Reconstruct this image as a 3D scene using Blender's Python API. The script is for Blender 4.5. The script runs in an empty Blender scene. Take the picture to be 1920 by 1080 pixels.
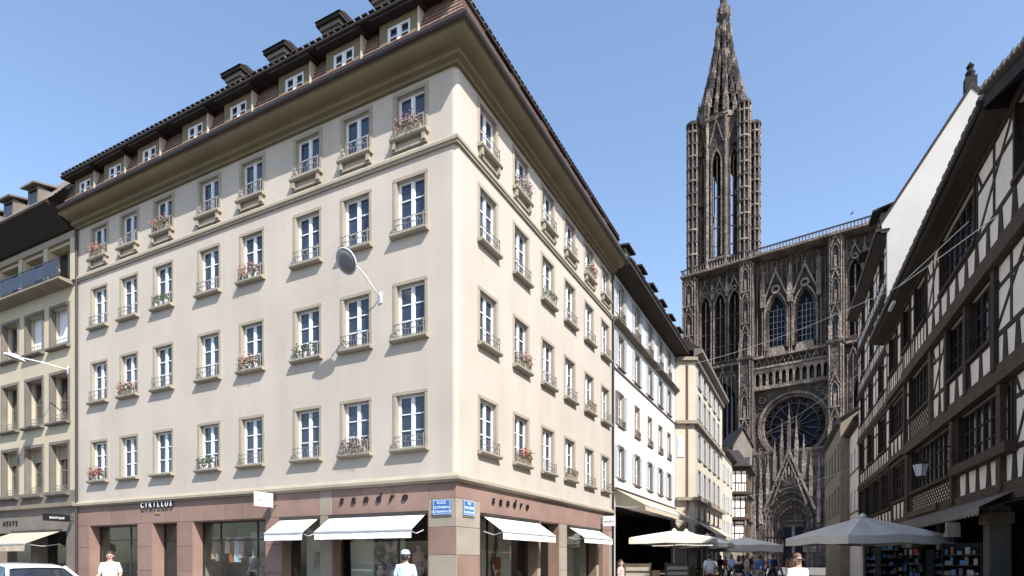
import bpy, math, random
from mathutils import Vector, Matrix
R = math.radians
random.seed(11)
SC = bpy.context.scene
COL = SC.collection
GZ = 0.12                                   # street level; the eye is about 1.5 m above it

# ------------------------------------------------------------------ camera, sky, sun
cam_d = bpy.data.cameras.new('camera'); cam = bpy.data.objects.new('camera', cam_d); COL.objects.link(cam)
cam.location = (0, 0, 1.6); cam.rotation_euler = (R(90), 0, 0)
cam_d.sensor_width = 36; cam_d.lens = 21.3; cam_d.shift_y = 0.2656
cam_d.clip_start = 0.1; cam_d.clip_end = 3000
SC.camera = cam
SUN = Vector((.3674, -.5779, .7292)).normalized()
W = bpy.data.worlds.new('World'); SC.world = W; W.use_nodes = True
wn = W.node_tree; bg = wn.nodes['Background']
sky = wn.nodes.new('ShaderNodeTexSky'); sky.sky_type = 'NISHITA'; sky.sun_disc = False
sky.sun_elevation = math.asin(SUN.z); sky.sun_rotation = math.atan2(SUN.x, SUN.y)
sky.altitude = 150; sky.air_density = 1.0; sky.dust_density = 1.0; sky.ozone_density = .8
wn.links.new(sky.outputs[0], bg.inputs[0]); bg.inputs[1].default_value = 0.15
sl = bpy.data.lights.new('sun', 'SUN'); sl.energy = 4.8; sl.angle = R(.53); sl.color = (1, .965, .915)
so = bpy.data.objects.new('sun', sl); COL.objects.link(so)
so.rotation_euler = SUN.to_track_quat('Z', 'Y').to_euler(); so.location = (20, -30, 60)
SC.view_settings.view_transform = 'Standard'; SC.view_settings.look = 'None'
SC.view_settings.exposure = 0.97; SC.view_settings.gamma = 1
SC.cycles.max_bounces = 8; SC.cycles.transparent_max_bounces = 12

# ------------------------------------------------------------------ materials
def M(name, col, rough=.85, var=.12, sc=1.2, fine=.06, fsc=25, bump=.15, bsc=30, metal=0, spec=.4, rnd=0, col2=None, streak=0, coat=0, bd=.02):
    m = bpy.data.materials.new(name); m.use_nodes = True
    nt = m.node_tree; N = nt.nodes; L = nt.links; b = N['Principled BSDF']
    b.inputs['Roughness'].default_value = rough; b.inputs['Metallic'].default_value = metal
    b.inputs['Specular IOR Level'].default_value = spec
    if coat: b.inputs['Coat Weight'].default_value = coat
    g = N.new('ShaderNodeNewGeometry')
    src = g.outputs['Position']
    def noise(scale, det=5, sz=1):
        n = N.new('ShaderNodeTexNoise'); n.inputs['Scale'].default_value = scale; n.inputs['Detail'].default_value = det
        if sz != 1:
            mp = N.new('ShaderNodeMapping'); mp.inputs['Scale'].default_value = (1, 1, sz); L.new(src, mp.inputs[0]); L.new(mp.outputs[0], n.inputs['Vector'])
        else: L.new(src, n.inputs['Vector'])
        return n.outputs['Fac']
    def mr(f, lo, hi, a=.3, c=.7):
        r = N.new('ShaderNodeMapRange'); r.inputs[1].default_value = a; r.inputs[2].default_value = c
        r.inputs[3].default_value = lo; r.inputs[4].default_value = hi; L.new(f, r.inputs[0]); return r.outputs[0]
    def mul(a, c):
        k = N.new('ShaderNodeMath'); k.operation = 'MULTIPLY'; L.new(a, k.inputs[0])
        if isinstance(c, float): k.inputs[1].default_value = c
        else: L.new(c, k.inputs[1])
        return k.outputs[0]
    fac = mr(noise(sc), 1 - var, 1 + var)
    if fine: fac = mul(fac, mr(noise(fsc, 3), 1 - fine, 1 + fine))
    if streak: fac = mul(fac, mr(noise(1.3, 6, .12), 1 - streak, 1.0))
    if rnd:
        oi = N.new('ShaderNodeObjectInfo'); fac = mul(fac, mr(oi.outputs['Random'], 1 - rnd, 1 + rnd, 0, 1))
    base = N.new('ShaderNodeRGB'); base.outputs[0].default_value = (*col, 1); bo = base.outputs[0]
    if col2:
        mx = N.new('ShaderNodeMix'); mx.data_type = 'RGBA'; mx.inputs[6].default_value = (*col, 1); mx.inputs[7].default_value = (*col2, 1)
        L.new(mr(noise(sc * 1.7), 0, 1, .42, .6), mx.inputs[0]); bo = mx.outputs[2]
    vm = N.new('ShaderNodeVectorMath'); vm.operation = 'SCALE'; L.new(bo, vm.inputs[0]); L.new(fac, vm.inputs['Scale'])
    L.new(vm.outputs[0], b.inputs['Base Color'])
    if bump:
        bp = N.new('ShaderNodeBump'); bp.inputs['Strength'].default_value = bump; bp.inputs['Distance'].default_value = bd
        L.new(noise(bsc, 4), bp.inputs['Height']); L.new(bp.outputs[0], b.inputs['Normal'])
    return m
mt = {}
def D(k, *a, **kw): mt[k] = M(k, *a, **kw)
D('cream_plaster', (.44, .39, .333), var=.06, sc=.45, fine=.03, fsc=12, streak=.09, bump=.12)
D('cream_stone', (.30, .262, .205), var=.08, fine=.08, streak=.08)
D('soffit', (.16, .125, .075), var=.10, fine=.05)
D('white_paint', (.66, .67, .69), rough=.45, var=.03, fine=0, bump=0)
D('iron', (.22, .21, .195), rough=.6, metal=.3, var=.1, bump=0)
D('dark_iron', (.015, .014, .014), rough=.8, spec=.2, var=.1, bump=0)
D('gutter', (.035, .028, .026), rough=.5, var=.2)
D('tile', (.17, .105, .08), var=.3, sc=6, fine=.3, fsc=20)
D('dark_tile', (.02, .0135, .012), var=.35, sc=3, fine=.2)
D('dark_wood', (.022, .015, .012), var=.2, fine=.2)
D('pink_stone', (.225, .145, .118), var=.12, sc=.9, fine=.08, fsc=40, rnd=.07)
D('grey_stone', (.26, .225, .18), var=.1, sc=2, fine=.1, fsc=40, rnd=.10)
D('joint', (.10, .075, .065))
D('glass_blue', (.022, .034, .058), rough=.06, var=.5, sc=.8, fine=0, bump=.012, bsc=1.5, spec=.8)
D('glass_dark', (.012, .013, .016), rough=.08, var=.3, sc=.8, fine=0, bump=.01, bsc=2, spec=.6)
D('glass_black', (.006, .006, .007), rough=.2, var=.3, sc=.8, fine=0, bump=.01, bsc=2, spec=.3)
D('curtain', (.42, .44, .47), var=.12, sc=6, fine=.05, bump=0)
D('blind', (.66, .68, .72), var=.05, sc=2, fine=.03, bump=0)
D('awning_white', (.72, .71, .69), rough=.8, var=.03, fine=.02)
D('awning_cream', (.42, .35, .27), rough=.85, var=.06, sc=2, streak=.1)
D('yellow_plaster', (.44, .385, .28), var=.05, sc=.4, fine=.03, streak=.08)
D('taupe_stone', (.15, .13, .11), var=.15, sc=1.3, fine=.12, streak=.1, rnd=.12)
D('slate_rail', (.035, .045, .07), rough=.5, var=.15, bump=0)
D('olive_interior', (.62, .59, .50), var=.1, fine=.03, bump=0)
D('dark_interior', (.009, .008, .007), var=.2, bump=0)  # near-black so the shade of unlit rooms sits in the colour
D('shop_room', (.34, .32, .29), var=.3, sc=1.5, fine=.05, bump=0)
D('brown_interior', (.20, .13, .095), var=.2, bump=0)
D('interior_floor', (.16, .13, .1), var=.2, rough=.5, bump=0)
D('bronze', (.06, .045, .035), rough=.4, metal=.5, bump=0)
D('white_wall', (.60, .585, .56), var=.04, sc=.4, fine=.02, streak=.06)
D('shutter', (.42, .44, .47), rough=.6, var=.08, bump=0, rnd=.06)
D('shutter_dark', (.17, .15, .14), rough=.6, var=.1, bump=0)
D('tan_plaster', (.44, .39, .31), var=.05, sc=.5, fine=.03, streak=.08)
D('tan_stone', (.22, .185, .145), var=.12, fine=.1)
D('brown_house', (.17, .14, .115), var=.15, fine=.1, streak=.1)
D('pipe_red', (.16, .06, .05), rough=.5, bump=0)
D('timber', (.028, .017, .011), var=.3, sc=4, fine=.3, fsc=30, rnd=.25, bump=.4)
D('timber_brown', (.055, .032, .02), var=.3, sc=4, fine=.3, fsc=30, rnd=.2, bump=.4)
D('timber_olive', (.07, .05, .028), var=.3, sc=4, fine=.2)
D('half_plaster', (.74, .67, .60), var=.07, sc=1.2, fine=.04)
D('grey_plaster', (.52, .49, .46), var=.1, sc=.7, fine=.05, streak=.12)
D('gable_white', (.46, .445, .42), var=.05, sc=.7, fine=.03, streak=.1)
D('cathedral', (.10, .077, .065), var=.5, sc=.2, fine=.4, fsc=1.6, streak=.35, bump=1, bsc=1.6, rnd=.15, bd=.3, col2=(.05, .042, .04))
D('cathedral_lit', (.205, .163, .137), var=.5, sc=.5, fine=.3, fsc=2.2, streak=.35, bump=1, bsc=2, rnd=.3, bd=.3)  # paler copy of the stone: sunlit edges put into the colour
D('cathedral_dark', (.022, .019, .02), var=.35, sc=.3, fine=.3, fsc=1.5, bump=.5, bsc=3)  # shade of recesses put into the stone colour; the carved column borrows it
D('cathedral_glass', (.008, .011, .024), rough=.6, spec=.1, var=.5, sc=.6)
D('copper_rail', (.03, .033, .036), rough=.6)
D('pavement', (.13, .12, .11), var=.12, sc=.25, fine=.15, fsc=6, bump=.3)
D('asphalt', (.055, .054, .055), var=.15, fine=.2, fsc=30)
D('umbrella_grey', (.62, .55, .48), var=.04, sc=2, fine=.03)
D('umbrella_white', (.78, .72, .62), var=.04, sc=2, fine=.03)
D('leaf', (.055, .085, .03), var=.4, sc=30, fine=0, bump=0, rough=.6)
D('leaf_dry', (.15, .13, .08), var=.4, sc=30, fine=0, bump=0)
D('petal_pink', (.36, .16, .14), var=.4, sc=40, fine=0, bump=0)
D('petal_mauve', (.27, .19, .24), var=.4, sc=40, fine=0, bump=0)
D('petal_red', (.30, .035, .035), var=.4, sc=40, fine=0, bump=0)
D('pot', (.78, .77, .74), rough=.5, bump=0)
D('lamp_metal', (.62, .64, .66), rough=.35, metal=.4, bump=0)
D('lamp_glass', (.17, .17, .175), rough=.15, var=.1, bump=0)
D('lantern_glass', (.55, .56, .56), rough=.2, var=.05, bump=0)
D('sign_blue', (.045, .13, .34), rough=.35, var=.05, bump=0)
D('sign_letter', (.55, .68, .85), rough=.4, bump=0)
D('letter_black', (.012, .012, .012), rough=.4, bump=0)
D('brass', (.42, .34, .15), rough=.4, metal=.6, bump=0)
D('car_white', (.50, .50, .50), rough=.25, var=.02, fine=0, bump=0, coat=.8)
D('car_glass', (.02, .025, .035), rough=.04, var=.1, fine=0, bump=0, spec=.9)
D('rubber', (.02, .02, .02), rough=.9)
D('skin', (.50, .30, .22), rough=.6, var=.06, sc=8, bump=0)
D('hair_dark', (.03, .02, .015), rough=.6, var=.3, sc=40, bump=.3)
D('hair_brown', (.14, .07, .035), rough=.6, var=.3, sc=40, bump=.3)
for k, c in dict(white=(.58, .58, .57), pale_blue=(.45, .58, .75), blue=(.10, .20, .38), navy=(.02, .03, .07), black=(.015, .015, .016),
                 orange=(.38, .13, .05), rust=(.30, .09, .03), pink=(.55, .32, .30), grey=(.22, .22, .23), denim=(.10, .15, .24), tan=(.36, .28, .2), red=(.35, .05, .05)).items():
    D('cloth_' + k, c, rough=.9, var=.08, sc=8, fine=.05, bump=.2)
D('mannequin', (.55, .48, .42), rough=.5, bump=0)
D('poster', (.42, .34, .32), var=.6, sc=2.5, fine=.1, bump=0, col2=(.06, .05, .06))
D('poster_light', (.5, .5, .5), var=.4, sc=2, bump=0)
def glassmat():
    m = bpy.data.materials.new('shop_glass'); m.use_nodes = True; nt = m.node_tree; N = nt.nodes; L = nt.links
    N.remove(N['Principled BSDF']); o = N['Material Output']
    t = N.new('ShaderNodeBsdfTransparent'); t.inputs[0].default_value = (.86, .88, .87, 1)
    g = N.new('ShaderNodeBsdfGlossy'); g.inputs['Roughness'].default_value = .02; g.inputs[0].default_value = (.9, .9, .95, 1)
    f = N.new('ShaderNodeFresnel'); f.inputs[0].default_value = 1.45
    x = N.new('ShaderNodeMixShader'); gg = N.new('ShaderNodeNewGeometry'); iv = N.new('ShaderNodeMath'); iv.operation = 'SUBTRACT'; iv.inputs[0].default_value = 1; L.new(gg.outputs['Backfacing'], iv.inputs[1]); ml = N.new('ShaderNodeMath'); ml.operation = 'MULTIPLY'; L.new(iv.outputs[0], ml.inputs[0]); L.new(f.outputs[0], ml.inputs[1]); L.new(ml.outputs[0], x.inputs[0]); L.new(t.outputs[0], x.inputs[1]); L.new(g.outputs[0], x.inputs[2]); L.new(x.outputs[0], o.inputs[0])
    return m
mt['shop_glass'] = glassmat()
# stone-block relief in the cathedral walls that are too far to pick blocks apart
for k in ('cathedral',):
    nt = mt[k].node_tree; b = nt.nodes['Principled BSDF']; lk = b.inputs['Base Color'].links[0].from_socket
    g = nt.nodes.new('ShaderNodeNewGeometry'); sp = nt.nodes.new('ShaderNodeSeparateXYZ'); cb = nt.nodes.new('ShaderNodeCombineXYZ')
    nt.links.new(g.outputs['Position'], sp.inputs[0]); nt.links.new(sp.outputs[0], cb.inputs[0]); nt.links.new(sp.outputs[2], cb.inputs[1])
    bt = nt.nodes.new('ShaderNodeTexBrick'); bt.inputs['Scale'].default_value = 1; bt.inputs['Brick Width'].default_value = 1.3; bt.inputs['Row Height'].default_value = .55
    bt.inputs['Mortar Size'].default_value = .03; bt.inputs['Color1'].default_value = (1.15, 1.1, 1.08, 1); bt.inputs['Color2'].default_value = (.75, .75, .76, 1); bt.inputs['Mortar'].default_value = (.6, .6, .6, 1)
    nt.links.new(cb.outputs[0], bt.inputs[0])
    v = nt.nodes.new('ShaderNodeVectorMath'); v.operation = 'MULTIPLY'; nt.links.new(lk, v.inputs[0]); nt.links.new(bt.outputs[0], v.inputs[1]); nt.links.new(v.outputs[0], b.inputs['Base Color'])

# ------------------------------------------------------------------ mesh helpers
RZ90 = Matrix.Rotation(R(90), 4, 'Z')
class MB:
    def __init__(s, m=None): s.v = []; s.f = []; s.m = m; s.smooth = False
    def add(s, vs, fs):
        o = len(s.v)
        for p in vs:
            s.v.append(tuple(s.m @ Vector(p)) if s.m else tuple(p))
        s.f += [tuple(i + o for i in q) for q in fs]; return s
    def box(s, x0, x1, y0, y1, z0, z1):
        return s.add([(x0, y0, z0), (x1, y0, z0), (x1, y1, z0), (x0, y1, z0), (x0, y0, z1), (x1, y0, z1), (x1, y1, z1), (x0, y1, z1)],
                     [(0, 3, 2, 1), (4, 5, 6, 7), (0, 1, 5, 4), (1, 2, 6, 5), (2, 3, 7, 6), (3, 0, 4, 7)])
    def bbox(s, x0, x1, y0, y1, z0, z1, c=.012):   # box with its front edges chamfered
        return s.add([(x0, y1, z0), (x1, y1, z0), (x1, y1, z1), (x0, y1, z1), (x0, y0 + c, z0), (x1, y0 + c, z0), (x1, y0 + c, z1), (x0, y0 + c, z1),
                      (x0 + c, y0, z0 + c), (x1 - c, y0, z0 + c), (x1 - c, y0, z1 - c), (x0 + c, y0, z1 - c)],
                     [(0, 4, 5, 1), (1, 5, 6, 2), (2, 6, 7, 3), (3, 7, 4, 0), (4, 8, 9, 5), (5, 9, 10, 6), (6, 10, 11, 7), (7, 11, 8, 4), (8, 11, 10, 9), (0, 1, 2, 3)])
    def pxz(s, poly, y0, y1):                       # polygon in x,z extruded along y
        n = len(poly)
        return s.add([(x, y0, z) for x, z in poly] + [(x, y1, z) for x, z in poly],
                     [tuple(range(n)), tuple(range(2 * n - 1, n - 1, -1))] + [(i, i + n, (i + 1) % n + n, (i + 1) % n) for i in range(n)])
    def pyz(s, poly, x0, x1):
        n = len(poly)
        return s.add([(x0, y, z) for y, z in poly] + [(x1, y, z) for y, z in poly],
                     [tuple(range(n)), tuple(range(2 * n - 1, n - 1, -1))] + [(i, i + n, (i + 1) % n + n, (i + 1) % n) for i in range(n)])
    def bar(s, a, b, w, y0, y1):                    # slanted bar in the x,z plane
        ax, az = a; bx, bz = b; l = math.hypot(bx - ax, bz - az) or 1; nx, nz = -(bz - az) / l * w / 2, (bx - ax) / l * w / 2
        return s.pxz([(ax + nx, az + nz), (ax - nx, az - nz), (bx - nx, bz - nz), (bx + nx, bz + nz)], y0, y1)
    def tube(s, pts, r, n=8, cap=True):
        pts = [Vector(p) for p in pts]; rs = r if isinstance(r, (list, tuple)) else [r] * len(pts); vs = []; fs = []
        for i, p in enumerate(pts):
            d = (pts[min(i + 1, len(pts) - 1)] - pts[max(i - 1, 0)]).normalized()
            u = d.orthogonal().normalized() if abs(d.z) < .9 else (Vector((1, 0, 0)) - d * d.x).normalized(); w = d.cross(u)
            for k in range(n):
                a = 2 * math.pi * k / n; vs.append(p + (u * math.cos(a) + w * math.sin(a)) * rs[i])
        for i in range(len(pts) - 1):
            for k in range(n): fs.append((i * n + k, i * n + (k + 1) % n, (i + 1) * n + (k + 1) % n, (i + 1) * n + k))
        if cap: fs += [tuple(range(n - 1, -1, -1)), tuple(range(len(vs) - n, len(vs)))]
        return s.add(vs, fs)
    def lathe(s, prof, n=16, c=(0, 0), a0=0):
        vs = []; fs = []
        for r, z in prof:
            for k in range(n):
                a = a0 + 2 * math.pi * k / n; vs.append((c[0] + r * math.cos(a), c[1] + r * math.sin(a), z))
        for i in range(len(prof) - 1):
            for k in range(n): fs.append((i * n + k, i * n + (k + 1) % n, (i + 1) * n + (k + 1) % n, (i + 1) * n + k))
        fs += [tuple(range(n - 1, -1, -1)), tuple(range(len(vs) - n, len(vs)))]
        return s.add(vs, fs)
    def wall(s, x0, x1, z0, z1, holes, y=0, depth=.25, back=None):
        xs = sorted({x0, x1} | {h[0] for h in holes} | {h[1] for h in holes}); zs = sorted({z0, z1} | {h[2] for h in holes} | {h[3] for h in holes})
        xs = [x for x in xs if x0 <= x <= x1]; zs = [z for z in zs if z0 <= z <= z1]
        for i in range(len(xs) - 1):
            for j in range(len(zs) - 1):
                cx = (xs[i] + xs[i + 1]) / 2; cz = (zs[j] + zs[j + 1]) / 2
                if any(h[0] < cx < h[1] and h[2] < cz < h[3] for h in holes): continue
                s.add([(xs[i], y, zs[j]), (xs[i + 1], y, zs[j]), (xs[i + 1], y, zs[j + 1]), (xs[i], y, zs[j + 1])], [(0, 1, 2, 3)])
        for a, b, c, d in holes:
            s.add([(a, y, c), (b, y, c), (b, y, d), (a, y, d), (a, y + depth, c), (b, y + depth, c), (b, y + depth, d), (a, y + depth, d)],
                  [(0, 4, 5, 1), (1, 5, 6, 2), (2, 6, 7, 3), (3, 7, 4, 0)])
        return s
    def mesh(s, name, smooth=False):
        me = bpy.data.meshes.new(name); me.from_pydata(s.v, [], s.f); me.validate(); me.update()
        if smooth or s.smooth: me.polygons.foreach_set('use_smooth', [True] * len(me.polygons))
        return me
    def build(s, name, m, parent=None, loc=(0, 0, 0), rz=0, **kw):
        me = s.mesh(name, kw.pop('smooth', False)); me.materials.append(mt[m] if isinstance(m, str) else m)
        return put(name, me, parent, loc, rz, **kw)
def put(name, me, parent=None, loc=(0, 0, 0), rz=0, label=None, cat=None, group=None, kind=None, scale=None, mat=None):
    o = bpy.data.objects.new(name, me); COL.objects.link(o); o.location = loc; o.rotation_euler = (0, 0, rz)
    if parent is not None: o.parent = parent
    if label: o['label'] = label
    if cat: o['category'] = cat
    if group: o['group'] = group
    if kind: o['kind'] = kind
    if scale: o.scale = scale if hasattr(scale, '__len__') else (scale,) * 3
    if mat:
        if not me.materials: me.materials.append(None)
        o.material_slots[0].link = 'OBJECT'; o.material_slots[0].material = mt[mat]
    return o
def thing(name, label, cat, loc, rz=0, group=None): return put(name, None, None, loc, rz, label, cat, group)
def shared(fn):
    c = {}
    def g(*a):
        if a not in c: c[a] = fn(*a)
        return c[a]
    return g
def mm(mb, name, m, smooth=False):
    me = mb.mesh(name, smooth); me.materials.append(mt[m]); return me
def text_obj(s, size, depth, name, m, parent, loc, rot=(R(90), 0, 0), shear=0, align='CENTER', **kw):
    cu = bpy.data.curves.new(name, 'FONT'); cu.body = s; cu.size = size; cu.extrude = depth; cu.align_x = align; cu.shear = shear; cu.resolution_u = 3; cu.offset = size * .018
    t = bpy.data.objects.new('t', cu); COL.objects.link(t); dg = bpy.context.evaluated_depsgraph_get(); dg.update()
    me = bpy.data.meshes.new_from_object(t.evaluated_get(dg)); bpy.data.objects.remove(t)
    me.materials.clear(); me.materials.append(mt[m])
    o = put(name, me, parent, loc, 0, **kw); o.rotation_euler = rot; return o
def letters(s, size, step, name, m, parent, x, y, z, rz=0, shear=0, depth=.02):
    for i, ch in enumerate(s):
        if ch == ' ': continue
        if rz: p = (-y, x + i * step, z)
        else: p = (x + i * step, y, z)
        text_obj(ch, size, depth, name, m, parent, p, (R(90), 0, rz), shear)

# ------------------------------------------------------------------ ground and sky-line setting
g = MB(); g.box(-400, 400, -150, 500, -.6, GZ - .004); g.build('ground', 'pavement', kind='structure')
u1 = Vector((-.8903, .4553, 0)); u2 = Vector((.4553, .8903, 0)); CA = Vector((-1.69, 18.5, 0)); TH = math.atan2(-.4553, .8903)
g = MB(Matrix.Translation(CA) @ Matrix.Rotation(TH, 4, 'Z')); g.box(-60, 3.6, -40, -3.4, GZ - .05, GZ); g.build('road', 'asphalt', kind='structure')

# ------------------------------------------------------------------ shared window kit
# frames are in face coordinates: x along the wall, y inward, z up; origin at the opening's bottom centre on the wall face
@shared
def casement(w, h, rows, m, cols=2, mid=.1, y=.12):
    b = MB(); t = .065; y0, y1 = y, y + .07
    b.box(-w / 2, -w / 2 + t, y0, y1, 0, h).box(w / 2 - t, w / 2, y0, y1, 0, h).box(-w / 2 + t, w / 2 - t, y0, y1, 0, t).box(-w / 2 + t, w / 2 - t, y0, y1, h - t, h)
    cw = w / cols
    for k in range(1, cols): b.box(-w / 2 + k * cw - mid / 2, -w / 2 + k * cw + mid / 2, y0 - .015, y1 - .002, t, h - t)
    for c in range(cols):
        a = -w / 2 + c * cw + (t if c == 0 else mid / 2); e = -w / 2 + (c + 1) * cw - (t if c == cols - 1 else mid / 2)
        b.box(a, a + .03, y0 + .01, y1 - .01, t, h - t).box(e - .03, e, y0 + .01, y1 - .01, t, h - t)
        for r in range(1, rows):
            zz = t + (h - 2 * t) * r / rows; b.box(a + .03, e - .03, y0 + .006, y1 - .012, zz - .018, zz + .018)
    return mm(b, 'window_frame', m)
@shared
def pane_cells(w, h, rows, cols=2, mid=.1, y=.12):
    t = .065; cw = w / cols; out = []
    for c in range(cols):
        a = -w / 2 + c * cw + (t if c == 0 else mid / 2); e = -w / 2 + (c + 1) * cw - (t if c == cols - 1 else mid / 2)
        for r in range(rows):
            out.append(((a + e) / 2, t + (h - 2 * t) * (r + .5) / rows, e - a - .02, (h - 2 * t) / rows - .01))
    return out
@shared
def pane_mesh(w, h, m): return mm(MB().box(-w / 2, w / 2, 0, .012, -h / 2, h / 2), 'pane', m)
@shared
def panes_joined(w, h, rows, m, cols, mid, y):
    b = MB()
    for cx, cz, pw, ph in pane_cells(w, h, rows, cols, mid, y): b.box(cx - pw / 2, cx + pw / 2, y + .04, y + .052, cz - ph / 2, cz + ph / 2)
    return mm(b, 'pane', m)
def add_panes(win, w, h, rows, m, cols=2, mid=.1, y=.12, each=True, alt=None):
    if each:
        for cx, cz, pw, ph in pane_cells(w, h, rows, cols, mid, y):
            o = put('pane', pane_mesh(round(pw, 4), round(ph, 4), m), win, (cx, y + .04, cz))
            o.rotation_euler = (random.uniform(-.004, .004), 0, random.uniform(-.01, .01))
    else: put('pane', panes_joined(w, h, rows, m, cols, mid, y), win, kind='stuff')
@shared
def surround(w, h, t, out, m):
    b = MB(); b.bbox(-w / 2 - t, -w / 2, -out, .02, 0, h).bbox(w / 2, w / 2 + t, -out, .02, 0, h).bbox(-w / 2 - t, w / 2 + t, -out - .003, .02, h, h + t)
    b.box(-w / 2, -w / 2 + .012, -out + .01, .2, 0, h).box(w / 2 - .012, w / 2, -out + .01, .2, 0, h)
    return mm(b, 'surround', m)
@shared
def sill(w, out, th, m, deep=0):
    b = MB(); b.pyz([(.02, 0), (-out, -.015), (-out, -th * .6), (-out + .04, -th), (.02, -th)], -w / 2, w / 2).box(-w / 2 + .12, w / 2 - .12, 0, .22, -.02, .015)
    if deep: b.pyz([(.01, -.36), (-.09, -.36), (-.09, -.42), (.01, -.46)], -w / 2 + .05, w / 2 - .05).box(-w / 2 + .08, -w / 2 + .2, -out + .05, .01, -.36, -th).box(w / 2 - .2, w / 2 - .08, -out + .05, .01, -.36, -th)
    return mm(b, 'sill', m)
@shared
def railing(w, h, out, m, step=.11):
    b = MB(); r = .009; x = w / 2
    for z in (.04, h * .55, h): b.box(-x, x, -out - r, -out + r, z - r, z + r); 
    for sx in (-x, x):
        for z in (.04, h): b.box(sx - r, sx + r, -out, .03, z - r, z + r)
        b.box(sx - r * 1.5, sx + r * 1.5, -out - r * 1.5, -out + r * 1.5, 0, h + .05)
    n = int(w / step)
    for i in range(1, n):
        xx = -x + w * i / n; b.box(xx - .005, xx + .005, -out - .005, -out + .005, .04, h * .55 if i % 2 else h)
    for i in range(4):                                    # scrolls between the rails
        cx = -x + w * (i + .5) / 4
        b.tube([(cx + .07 * math.cos(a), -out, h * .77 + .07 * math.sin(a)) for a in [k * math.pi / 4 for k in range(8)]], .006, 4)
    return mm(b, 'railing', m)
@shared
def foliage(kind, seed, w):
    rnd = random.Random(seed); b = MB(); n = {'leaf': 230, 'petal': 210}[kind]
    for i in range(n):
        u = rnd.uniform(-1, 1); x = u * w / 2; e = math.sqrt(max(.05, 1 - u * u * .35)) * (1 + .3 * math.sin(u * 9 + seed))
        a = rnd.uniform(0, 2 * math.pi); rr = math.sqrt(rnd.random()) * (.17 if kind == 'leaf' else .2)
        y = math.cos(a) * rr * .7; z = .14 + math.sin(a) * rr * e * (1.0)
        if kind == 'petal': y -= .03; z += .02
        s = rnd.uniform(.02, .042) if kind == 'leaf' else rnd.uniform(.016, .032)
        d = Vector((rnd.gauss(0, 1), rnd.gauss(0, 1), rnd.gauss(0, 1))).normalized(); t = d.orthogonal().normalized() * s; q = d.cross(t).normalized() * s * .6
        c = Vector((x, y, z)); b.add([c - t, c - q, c + t, c + q], [(0, 1, 2, 3)])
    me = b.mesh(kind); me.materials.append(None); return me
@shared
def pot_mesh(): return mm(MB().lathe([(.055, 0), (.085, .15), (.092, .15), (.092, .17), (.075, .165)], 12), 'pot', 'pot')
@shared
def trough(w): return mm(MB().pyz([(-.08, 0), (.08, 0), (.1, .16), (-.1, .16)], -w / 2, w / 2), 'trough', 'cream_stone')
def flowers(mat_world, w, petal, leafm, label, pots=False):
    loc = mat_world.translation; rz = mat_world.to_euler().z
    t = thing('flower_box', label, 'flower box', loc, rz, 'flower boxes on the window sills')
    if pots:
        for i in range(3): put('pot', pot_mesh(), t, ((i - 1) * w * .33, 0, 0))
    else: put('trough', trough(w), t)
    s = random.randint(1, 4)
    put('foliage', foliage('leaf', s, w), t, (0, -.03, .06), mat=leafm, scale=(1.04, 1.35, 1.35))
    if petal: put('blossom', foliage('petal', s + 10, w * .98), t, (0, -.05, .09), mat=petal, scale=(1.06, 1.4, 1.4))
    return t

# ------------------------------------------------------------------ corner building
A = thing('corner_building', 'cream plastered corner block with pink sandstone shops and brown cornice', 'building', CA, TH)
AW = Matrix.Translation(CA) @ Matrix.Rotation(TH, 4, 'Z')
LX = [-1.725, -3.96, -6.17, -8.98, -11.38, -14.23, -16.57, -18.78]     # left face columns
RY = [1.95, 4.45, 6.9, 9.3, 11.8, 14.2]                               # right face columns
SZ = [15.12, 12.05, 8.70, 5.17]; WH = [1.36, 1.70, 1.70, 1.70]; WW = 1.12
XL, YR = -20.55, 15.4
w = MB(); w.wall(XL, -.18, 4.25, 16.8, [(x - WW / 2, x + WW / 2, SZ[r], SZ[r] + WH[r]) for x in LX for r in range(4)])
w.m = RZ90; w.wall(.18, YR, 4.25, 16.8, [(x - WW / 2, x + WW / 2, SZ[r], SZ[r] + WH[r]) for x in RY for r in range(4)]); w.m = None
pts = [(-.18 + .18 * math.sin(a), .18 - .18 * math.cos(a)) for a in [k * math.pi / 16 for k in range(9)]]
for i in range(8):
    (a, b), (c, d) = pts[i], pts[i + 1]; w.add([(a, b, 4.25), (c, d, 4.25), (c, d, 16.8), (a, b, 16.8)], [(0, 1, 2, 3)])
w.add([(XL, 0, 0), (XL, 14, 0), (XL, 14, 16.8), (XL, 0, 16.8)], [(0, 1, 2, 3)]).add([(0, YR, 0), (-14, YR, 0), (-14, YR, 16.8), (0, YR, 16.8)], [(0, 1, 2, 3)])
w.build('wall', 'cream_plaster', A)
w = MB(); w.box(XL, -.6, .6, .65, 4.3, 17); w.box(-.65, -.6, .65, YR, 4.3, 17); w.box(XL, -.6, .3, 15, 4.1, 4.24); w.build('dark_backing', 'dark_interior', A)  # dark back planes painted as unlit rooms behind the windows
def sweepL(b, prof, xl=XL, yr=YR, close=True, rs=0):
    n = len(prof); vs = []
    for o, z in prof: vs.append((xl, -o, z))
    for o, z in prof: vs.append((o + rs, -o, z))
    for o, z in prof: vs.append((o + rs, yr, z))
    fs = []
    for k in range(2):
        for i in range(n if close else n - 1):
            j = (i + 1) % n; fs.append((k * n + i, k * n + j, (k + 1) * n + j, (k + 1) * n + i))
    if close: fs += [tuple(range(n)), tuple(range(3 * n - 1, 2 * n - 1, -1))]
    b.add(vs, fs); return b
sweepL(MB(), [(-.02, 14.34), (.07, 14.34), (.07, 14.4), (.11, 14.43), (.11, 14.52), (.05, 14.62), (-.02, 14.66)]).build('belt_course', 'cream_stone', A)
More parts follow.
